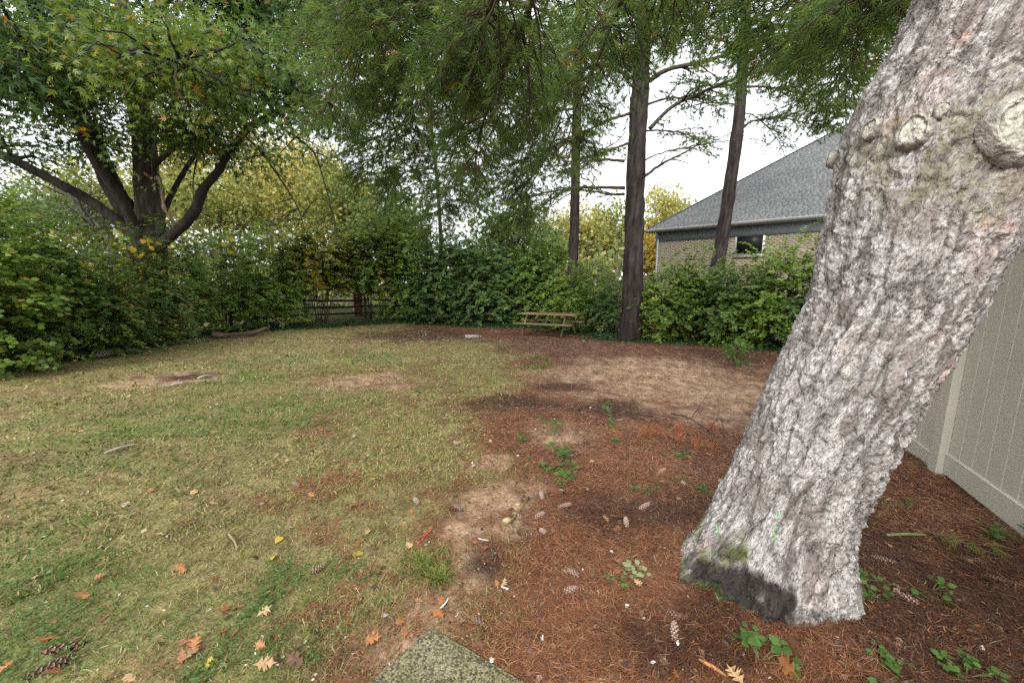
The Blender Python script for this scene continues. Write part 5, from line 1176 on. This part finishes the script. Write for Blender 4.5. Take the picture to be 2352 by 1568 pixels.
# pine cones: spiral of open scales with pale resin tips
def cone_mesh(L=.13, seed=0, nsc=70, pale=.6):
    mb = MB(); mb.tube(np.array([[0, -L / 2, 0], [0, -L / 4, 0], [0, L / 4, 0], [0, L / 2, 0]]), [.006, .011, .010, .003], 7, (.10, .055, .035))
    for k in range(nsc):
        f = k / nsc; a = k * 2.39996; y = -L / 2 + L * f; r = .022 * math.sin(math.pi * (.16 + .78 * f)) ** .8
        ra = np.array([math.cos(a), 0, math.sin(a)]); ta = np.array([-math.sin(a), 0, math.cos(a)]); up = np.array([0, 1.0, 0]); d = unit(ra * .75 + up * .75); b0 = ra * .006 + up * y; w = .0075
        V = np.array([b0 - ta * w * .5, b0 + ta * w * .5, b0 + d * r * .9 + ta * w, b0 + d * r * .9 - ta * w, b0 + d * r * 1.12 + ta * w * .5, b0 + d * r * 1.12 - ta * w * .5, b0 + d * r * .8 + np.cross(d, ta) * -.003])
        K = np.array([(.10, .055, .035)] * 2 + [(.30, .19, .15)] * 2 + [(pale, pale * .93, pale * .88)] * 2 + [(.2, .12, .08)])
        mb.add(V, [np.array([[0, 1, 6], [1, 2, 6], [2, 4, 6], [4, 5, 6], [5, 3, 6], [3, 0, 6]])], K)
    o = mb.build('cone', M['cone']); me = o.data; bpy.data.objects.remove(o); return me
CM = [cone_mesh(.13, 0, 48, .50), cone_mesh(.115, 1, 42, .38), cone_mesh(.15, 2, 56, .55)]
def zc(cx, cy_, zx, zy): return ((cx + zx / 2.936) * .98, (cy_ + zy / 2.936) * .98)
cones = [
 (zc(800, 1066, 520, 330), 125, 'pinkish pine cone standing in the grass right of the lawn'), (zc(800, 1066, 805, 375), 140, 'faded pine cone on the mossy dirt patch'), (zc(800, 1066, 1215, 435), 130, 'pink-tipped pine cone left of a pair in mid mulch'),
 (zc(800, 1066, 1390, 540), 115, 'curved pine cone nearest the black bark scrap'), (zc(800, 1066, 1360, 430), 40, 'dull grey cone between two pink-tipped cones'), (zc(800, 1066, 1535, 362), 25, 'long reddish pine cone lying level in mid mulch'),
 (zc(800, 1066, 1380, 295), 95, 'slim dark cone pointing away in mid mulch'), (zc(800, 1066, 2080, 368), 30, 'long grey pine cone just left of the leaning pine'), (zc(800, 1066, 1960, 480), 80, 'black and white cone standing before the leaning pine'),
 (zc(800, 1066, 1600, 830), 130, 'reddish cone half sunk in needles at lower centre'), (zc(800, 1066, 1575, 945), 28, 'bright pink-white cone at lower centre'), (zc(800, 1066, 2300, 1120), 150, 'pinkish cone left of the black rotten pine foot'),
 (zc(800, 1066, 2290, 1235), 70, 'second pink cone below the rotten pine foot'), (zc(800, 1066, 950, 1165), 145, 'brown cone buried beside the concrete pad corner'), (zc(1600, 1066, 1380, 735), 140, 'long cone beside the right edge of the leaning pine'),
 (zc(1600, 1066, 1680, 655), 150, 'cone next to the yellow-green pine sprig'), (zc(1600, 1066, 2020, 745), 155, 'whitish cone below the vinyl fence'), (zc(1600, 1066, 2170, 870), 145, 'dark white-flecked cone in the mulch at far right'), (zc(1600, 1066, 1540, 1000), 120, 'pale pink cone below the tan leaf on dark mulch'),
 (zc(1600, 1066, 2310, 910), 145, 'white-tipped cone at the right picture edge'),
 (zc(0, 1066, 2040, 215), 150, 'small pink cone alone on the mid lawn'), (zc(0, 1066, 2190, 800), 50, 'pale cone below the bright yellow leaf'), (zc(0, 1066, 455, 1345), 28, 'upper of two long white-tipped cones at bottom left'), (zc(0, 1066, 345, 1480), 36, 'lower of two long white-tipped cones at bottom left'),
 (zc(900, 800, 500, 710), 125, 'striped cone on the lawn edge above the white petals'), (zc(900, 800, 2130, 775), 130, 'cone just below the fallen branch of orange needles'), (zc(900, 800, 1910, 905), 35, 'round cone among the green sprigs near the pine'), (zc(900, 800, 2065, 990), 90, 'short grey cone close to the leaning pine'), (zc(900, 800, 1780, 535), 150, 'dark round cone on the tan dirt'),
 (zc(900, 800, 1620, 550), 20, 'faint cone lying on the tan dirt edge'),
]
for k, ((vx, vy), a, lab) in enumerate(cones):
    p = G(vx, vy) + np.array([0, 0, .016]); R_ = rotz(math.radians(a) - math.pi / 2) @ rotx(rs.normal() * .12) @ roty(rs.rand() * 6)
    place('pine_cone', CM[2] if 'long' in lab else CM[k % 2], p, R_, 1.0 if k in (22, 23) else .72, lab, 'pine cone', 'pine cones')
# litter bits
def stick(name, pts, r, col, label, cat, mat='twig', k=6):
    mb = MB(); mb.tube(catmull(pts, 14), r if np.ndim(r) == 0 else np.interp(np.linspace(0, 1, 14), np.linspace(0, 1, len(r)), r), k, col); return tag(mb.build(name, M[mat]), label, cat)
M['plastic'] = attr_mat('plastic', .35, .5)
stick('red_straw', [gp(958, 1255, .012), gp(975, 1236, .014), gp(991, 1219, .016)], .0035, (.75, .045, .025), 'bright red plastic straw lying in the grass', 'straw', 'plastic')
stick('white_plastic_strip', [gp(1008, 1404, .012), gp(1022, 1392, .015), gp(1030, 1378, .012)], .0035, (.75, .76, .78), 'bent white plastic strip beside the curled orange leaf', 'plastic strip', 'plastic')
stick('white_stick', [gp(1098, 1240, .012), gp(1112, 1243, .012), gp(1122, 1245, .012)], .0035, (.6, .6, .6), 'grey-white stick right of the small star-shaped leaf', 'stick', 'plastic')
stick('cigarette_butt', [gp(1152, 1351, .012), gp(1160, 1354, .012), gp(1168, 1357, .012)], .005, (.78, .76, .72), 'white cigarette butt on the mulch at lower centre', 'cigarette butt', 'plastic')
stick('pale_stick', [gp(240, 1045, .02), gp(275, 1035, .03), gp(312, 1024, .02)], [.008, .011, .006], (.42, .36, .29), 'thin pale stick on the left lawn', 'stick')
stick('white_stick', [gp(455, 872, .03), gp(470, 869, .05), gp(485, 865, .03)], [.010, .014, .010], (.55, .53, .49), 'short whitish stick on the bare patch at left', 'stick')
stick('white_stick', [gp(395, 888, .03), gp(408, 885, .04), gp(420, 883, .03)], [.008, .012, .008], (.50, .47, .43), 'second whitish stick below the bare patch at left', 'stick')
stick('brown_stick', [gp(526, 1232, .02), gp(540, 1250, .02), gp(545, 1265, .015)], [.008, .007, .004], (.25, .19, .12), 'short brown stick standing in the mid lawn', 'stick')
stick('curved_root', [gp(1215, 1145, .02), gp(1190, 1185, .03), gp(1165, 1212, .03), gp(1150, 1208, .03)], [.004, .006, .007, .005], (.16, .15, .045), 'curved green-brown vine root on the mulch in mid picture', 'root')
stick('wood_splinter', [gp(1605, 1518, .01), gp(1640, 1540, .015), gp(1672, 1560, .01)], [.006, .009, .004], (.36, .16, .07), 'long orange-brown wood splinter at the bottom of the mulch', 'stick')
stick('mossy_twig', [gp(2035, 1235, .02), gp(2080, 1236, .03), gp(2125, 1238, .03)], [.009, .008, .007], (.14, .15, .07), 'mossy straight twig sticking out right of the leaning pine', 'twig')
for k, (vx, vy, lab) in enumerate(((1088, 1072, 'white petal scrap on the lawn edge'), (1085, 1066, 'white petal scrap beside another on the lawn edge'), (1190, 1048, 'tiny white paper scrap on the tan dirt'), (1388, 860, 'small white scrap far out on the tan dirt'), (1338, 1312, 'grey-white lichen flake in the lower mulch'), (1500, 1525, 'white bottle-ring scrap in the lower mulch'), (1245, 1470, 'white lichen flake below the cigarette butt'), (1555, 1482, 'white lichen flake left of the pink cones'), (2255, 1490, 'white scrap on the dark mulch at right'), (1440, 1395, 'pale green-grey flake in the mulch'), (1240, 1560, 'white flake beside the concrete pad'), (1405, 1270, 'small white pebble in mid mulch'), (1130, 1520, 'pale flake at the concrete pad edge'))):
    mb = MB(); p = G(vx, vy) + np.array([0, 0, .010]); n_ = 7; an = np.linspace(0, 6.283, n_, endpoint=False); rr_ = (.007 + .007 * rs.rand(n_)) * (1 + .25 * (p[1] > 3)); V = np.stack([p[0] + rr_ * np.cos(an), p[1] + rr_ * np.sin(an), p[2] + .006 * rs.normal(size=n_)], -1); V = np.concatenate([V, [p + np.array([0, 0, .010])]])
    mb.add(V, [np.array([[i_, (i_ + 1) % n_, n_] for i_ in range(n_)])], np.array([.70, .70, .68]) * (.75 + .3 * rs.rand())); tag(mb.build('white_scrap', M['plastic']), lab, 'scrap', 'white scraps on the ground')
# pale stones
for vx, vy, s, lab in ((1165, 1198, .028, 'tan rounded pebble on the mossy dirt'), (1190, 1160, .018, 'small pale pebble above the tan rounded pebble')):
    mb = MB(); p = G(vx, vy); u = np.linspace(0, np.pi, 8); vv = np.linspace(0, 2 * np.pi, 12, endpoint=False); UU, VV = np.meshgrid(u, vv, indexing='ij'); S3 = np.stack([np.sin(UU) * np.cos(VV) * 1.2, np.sin(UU) * np.sin(VV), np.cos(UU) * .6], -1) * s; S3 = S3 * (1 + .15 * perlin(S3[..., 0] * 40, S3[..., 1] * 40, S3[..., 2] * 40 + vx)[..., None]) + p + np.array([0, 0, s * .35]); i = np.arange(7)[:, None] * 12; j = np.arange(12)[None]; mb.add(S3.reshape(-1, 3), [np.stack([i + j, i + 12 + j, i + 12 + (j + 1) % 12, i + (j + 1) % 12], -1).reshape(-1, 4)], (.42, .31, .20)); tag(mb.build('pebble', M['block'], None, True), lab, 'pebble')
# seedlings
def seedling(vx, vy, n, s, h, lab, col=(.085, .165, .035), cat='seedling', spreadx=.10, shape='hex', group='green seedlings on the mulch'):
    s *= .62; h *= .8; spreadx *= .7
    b = G(vx, vy); t = thing('seedling', b, lab, cat, group); w, l = MB(), MB()
    for k in range(n):
        tip = b + np.array([rs.normal() * spreadx, rs.normal() * spreadx * .8, h * (.4 + .6 * rs.rand())]); w.tube(np.array([b, (b + tip) / 2 + np.array([0, 0, h * .15]), tip]), [.0025, .002, .0015], 4, (.12, .13, .05), cap=False)
        m_ = 4; P = np.repeat(tip[None], m_, 0) + rs.normal(size=(m_, 3)) * .012; a = rs.rand() * 6.28 + np.arange(m_) * 1.7; A = np.stack([np.cos(a), np.sin(a), .15 + .2 * rs.rand(m_)], -1)
        l.add(*leaves(P, A, np.array([[0, -.35, 1.0]]) + .35 * runit(m_), s * (.7 + .6 * rs.rand(m_)), np.array(col) * (.75 + .5 * rs.rand(m_, 1)), shape, 1.25))
    w.build('stem', M['twig'], t); l.build('foliage', M['leaf'], t); return t
for a in ((1262, 1002, 5, .075, .26, 'upright green seedling on the tan dirt patch'), (1290, 1062, 6, .085, .16, 'largest leafy green seedling in the middle of the yard'), (1308, 1082, 3, .06, .08, 'small yellow-green seedling right below the largest one'), (1205, 1015, 5, .06, .09, 'low weed on the left of the tan dirt patch'), (1278, 1112, 4, .045, .05, 'tiny seedling below the creeping green vine'),
          (1490, 1134, 4, .045, .06, 'bright two-leaf seedling on the needles before the leaning pine'), (1600, 1128, 6, .045, .08, 'dark green sprig close to the leaning pine edge'), (1560, 1050, 7, .045, .05, 'trailing green sprigs below the orange needle branch'), (1405, 1014, 4, .05, .05, 'pale sprig left of the orange needle branch'), (1968, 1335, 6, .055, .08, 'glossy sprig right of the leaning pine'), (2140, 1358, 4, .055, .07, 'glossy sprig on the dark mulch'), (2000, 1375, 5, .05, .06, 'low glossy sprig nearest the pine foot at right'), (1745, 1520, 6, .065, .09, 'glossy green sprig before the pine foot'), (1740, 1480, 4, .045, .06, 'small sprig at the rotten pine foot'),
          (2270, 1230, 6, .05, .09, 'glossy sprig at the foot of the vinyl fence'), (2345, 1250, 5, .05, .14, 'sprig at the right picture edge by the fence'), (2220, 1555, 8, .045, .05, 'row of green sprigs at the bottom right edge'), (2060, 1550, 6, .045, .05, 'green sprigs at the bottom edge right of the big orange leaf'), (1440, 1345, 4, .035, .05, 'tiny seedling above the grey-green fallen sprig'), (2085, 1170, 5, .045, .06, 'sprig between the leaning pine and the fence post')):
    seedling(*a, spreadx=.035 + a[3] * .7)
seedling(1450, 1318, 5, .055, .05, 'grey-green fallen leaf sprig on the lower mulch', (.30, .34, .18))
# creeping vines
for pts, lab in (([(1245, 1075), (1262, 1082), (1280, 1085), (1300, 1094), (1315, 1102)], 'short creeping green vine below the largest seedling'), ([(1390, 925), (1395, 945), (1402, 965), (1408, 985)], 'thin green vine on the dark litter patch')):
    P = catmull([gp(x, y, .02) for x, y in pts], 14); t = thing('creeping_vine', P[0], lab, 'vine'); w = MB(); w.tube(P, .003, 4, (.1, .11, .04)); w.build('stem', M['twig'], t); Pn = np.repeat(P, 3, 0); m_ = len(Pn); V, F, K = leaves(Pn + rs.normal(size=(m_, 3)) * .01, unit(runit(m_) * np.array([1, 1, .3])), unit(np.array([0, -.2, 1.0]) + .3 * runit(m_)), .035 + .025 * rs.rand(m_), np.array([.085, .17, .035]) * (.7 + .6 * rs.rand(m_, 1)), 'oval', 1.2); mk('foliage', V, [F], M['leaf'], t, K)
# grass tufts that stand out
def tuft(vx, vy, n, L, lab, spread=.10):
    spread *= .7; b = G(vx, vy); k = n; a = rs.rand(k) * 6.283; P = b + np.stack([rs.normal(size=k) * spread, rs.normal(size=k) * spread * .7, np.zeros(k)], -1); ln = .5 + .6 * rs.rand(k); d = np.stack([np.sin(ln) * np.cos(a), np.sin(ln) * np.sin(a), np.cos(ln)], -1); s_ = unit(np.cross(d, [0, 0, 1.0])) * .0025; LL = (L * (.6 + .6 * rs.rand(k)))[:, None]; mid = P + d * LL * .55; tip = P + d * LL; tip[:, 2] -= LL[:, 0] * .35
    V = np.stack([P - s_, P + s_, mid + s_ * .8, mid - s_ * .8, tip], 1).reshape(-1, 3); q_ = np.arange(k)[:, None] * 5; cc = np.array([[.17, .20, .045], [.24, .23, .06], [.11, .16, .035]])[rs.randint(0, 3, k)] * (.8 + .4 * rs.rand(k, 1)); tag(mk('grass_tuft', V, [q_ + np.array([[0, 1, 2, 3]]), q_ + np.array([[3, 2, 4]])], M['grass'], None, np.repeat(cc, 5, 0)), lab, 'grass tuft')
tuft(975, 1300, 200, .11, 'thick yellow-green grass tuft left of the dirt strip'); tuft(1010, 1335, 90, .13, 'small grass tuft beside the dirt strip', .03); tuft(1235, 845, 120, .16, 'isolated tuft of pale grass far out in the yard', .2)
# fallen green pine sprigs and rusty branch
def sprig(name, pts, nt_, nn, L, w_, col, lab, spread=.35, droop=.3, woodc=(.08, .06, .05), rad_=.006, extra=()):
    t = thing(name, gp(*pts[0]), lab, 'pine branch'); w = MB(); P = catmull([gp(*p) for p in pts], 20); w.tube(P, np.linspace(rad_, .003, 20), 5, woodc)
    A = []
    for e0, e1 in extra:
        Pe = catmull([gp(*e0), (gp(*e0) + gp(*e1)) / 2 + np.array([0, 0, .05]), gp(*e1)], 8); w.tube(Pe, np.linspace(.005, .0025, 8), 4, woodc); A.append(np.concatenate([Pe[-1], unit(Pe[-1] - Pe[-3])]))
    w.build('twig', M['twig'], t)
    for k in range(nt_):
        f = int((.25 + .75 * k / max(1, nt_ - 1)) * 19); A.append(np.concatenate([P[f] + rs.normal(size=3) * .03 + np.array([0, 0, .02]), unit(np.array([rs.normal(), rs.normal() - .3, -.1]))]))
    A = np.array(A); V, F, K = needles(A[:, :3], A[:, 3:], nn, L, w_, spread, np.array([col]).repeat(len(A), 0), droop); g_ = ground_z(V[:, 0], V[:, 1]) + .003; V[:, 2] = np.maximum(V[:, 2], g_ + .006 * rs.rand(len(V))); mk('needles', V, [F], M['needle'], t, K)
sprig('fallen_pine_sprig', [(2130, 1238, .05), (2180, 1255, .06), (2240, 1275, .05), (2290, 1290, .04)], 7, 40, .09, .0016, (.24, .27, .07), 'yellow-green fallen pine sprig right of the leaning pine', .28)
sprig('fallen_pine_sprig', [(2330, 1275, .05), (2360, 1300, .06), (2400, 1330, .05)], 5, 45, .10, .0018, (.32, .12, .05), 'rusty pine sprig at the right picture edge', .28)
t = thing('fallen_pine_branch', G(1590, 1010), 'fallen bare branch with rusty orange needle clumps', 'pine branch'); w = MB()
for pts, r_ in (([(1540, 968, .10), (1580, 988, .14), (1625, 1010, .10), (1668, 1034, .03)], .008), ([(1585, 990, .14), (1605, 972, .22), (1628, 950, .30)], .004), ([(1590, 992, .13), (1560, 985, .16), (1530, 992, .05)], .004), ([(1625, 1010, .1), (1650, 995, .17), (1664, 1015, .04)], .004), ([(1580, 988, .13), (1510, 978, .10), (1485, 998, .03)], .004)):
    w.tube(catmull([gp(*p) for p in pts], 14), np.linspace(r_, .003, 14), 5, (.05, .042, .04))
w.build('twig', M['twig'], t)
for vx, vy, h, n_, L_ in ((1492, 1008, .20, 170, .17), (1512, 1012, .16, 90, .14), (1556, 1000, .17, 110, .13), (1562, 1018, .15, 110, .13), (1580, 1000, .15, 90, .12), (1598, 1030, .14, 100, .12), (1640, 1006, .17, 80, .14), (1640, 1034, .10, 80, .11), (1418, 1010, .13, 60, .11)):
    m_ = 9; p = gp(vx, vy, h * .62); V, F, K = needles(p[None] + rs.normal(size=(m_, 3)) * np.array([.035, .03, .018]), np.array([[rs.normal() * .5, -.35, -.8]]) + .25 * rs.normal(size=(m_, 3)), n_ // m_, L_ * .8, .0042, .22, np.repeat(np.array([[.42, .175, .085]]), m_, 0), .15); V[:, 2] = np.maximum(V[:, 2], ground_z(V[:, 0], V[:, 1]) + .004); mk('needle_clump', V, [F], M['needle'], t, K)
sprig('fallen_pine_sprig', [(1215, 842, .05), (1235, 835, .14), (1255, 838, .10), (1262, 845, .05)], 10, 26, .14, .006, (.17, .20, .045), 'green fallen pine sprig alone in the middle distance', .4, .3)
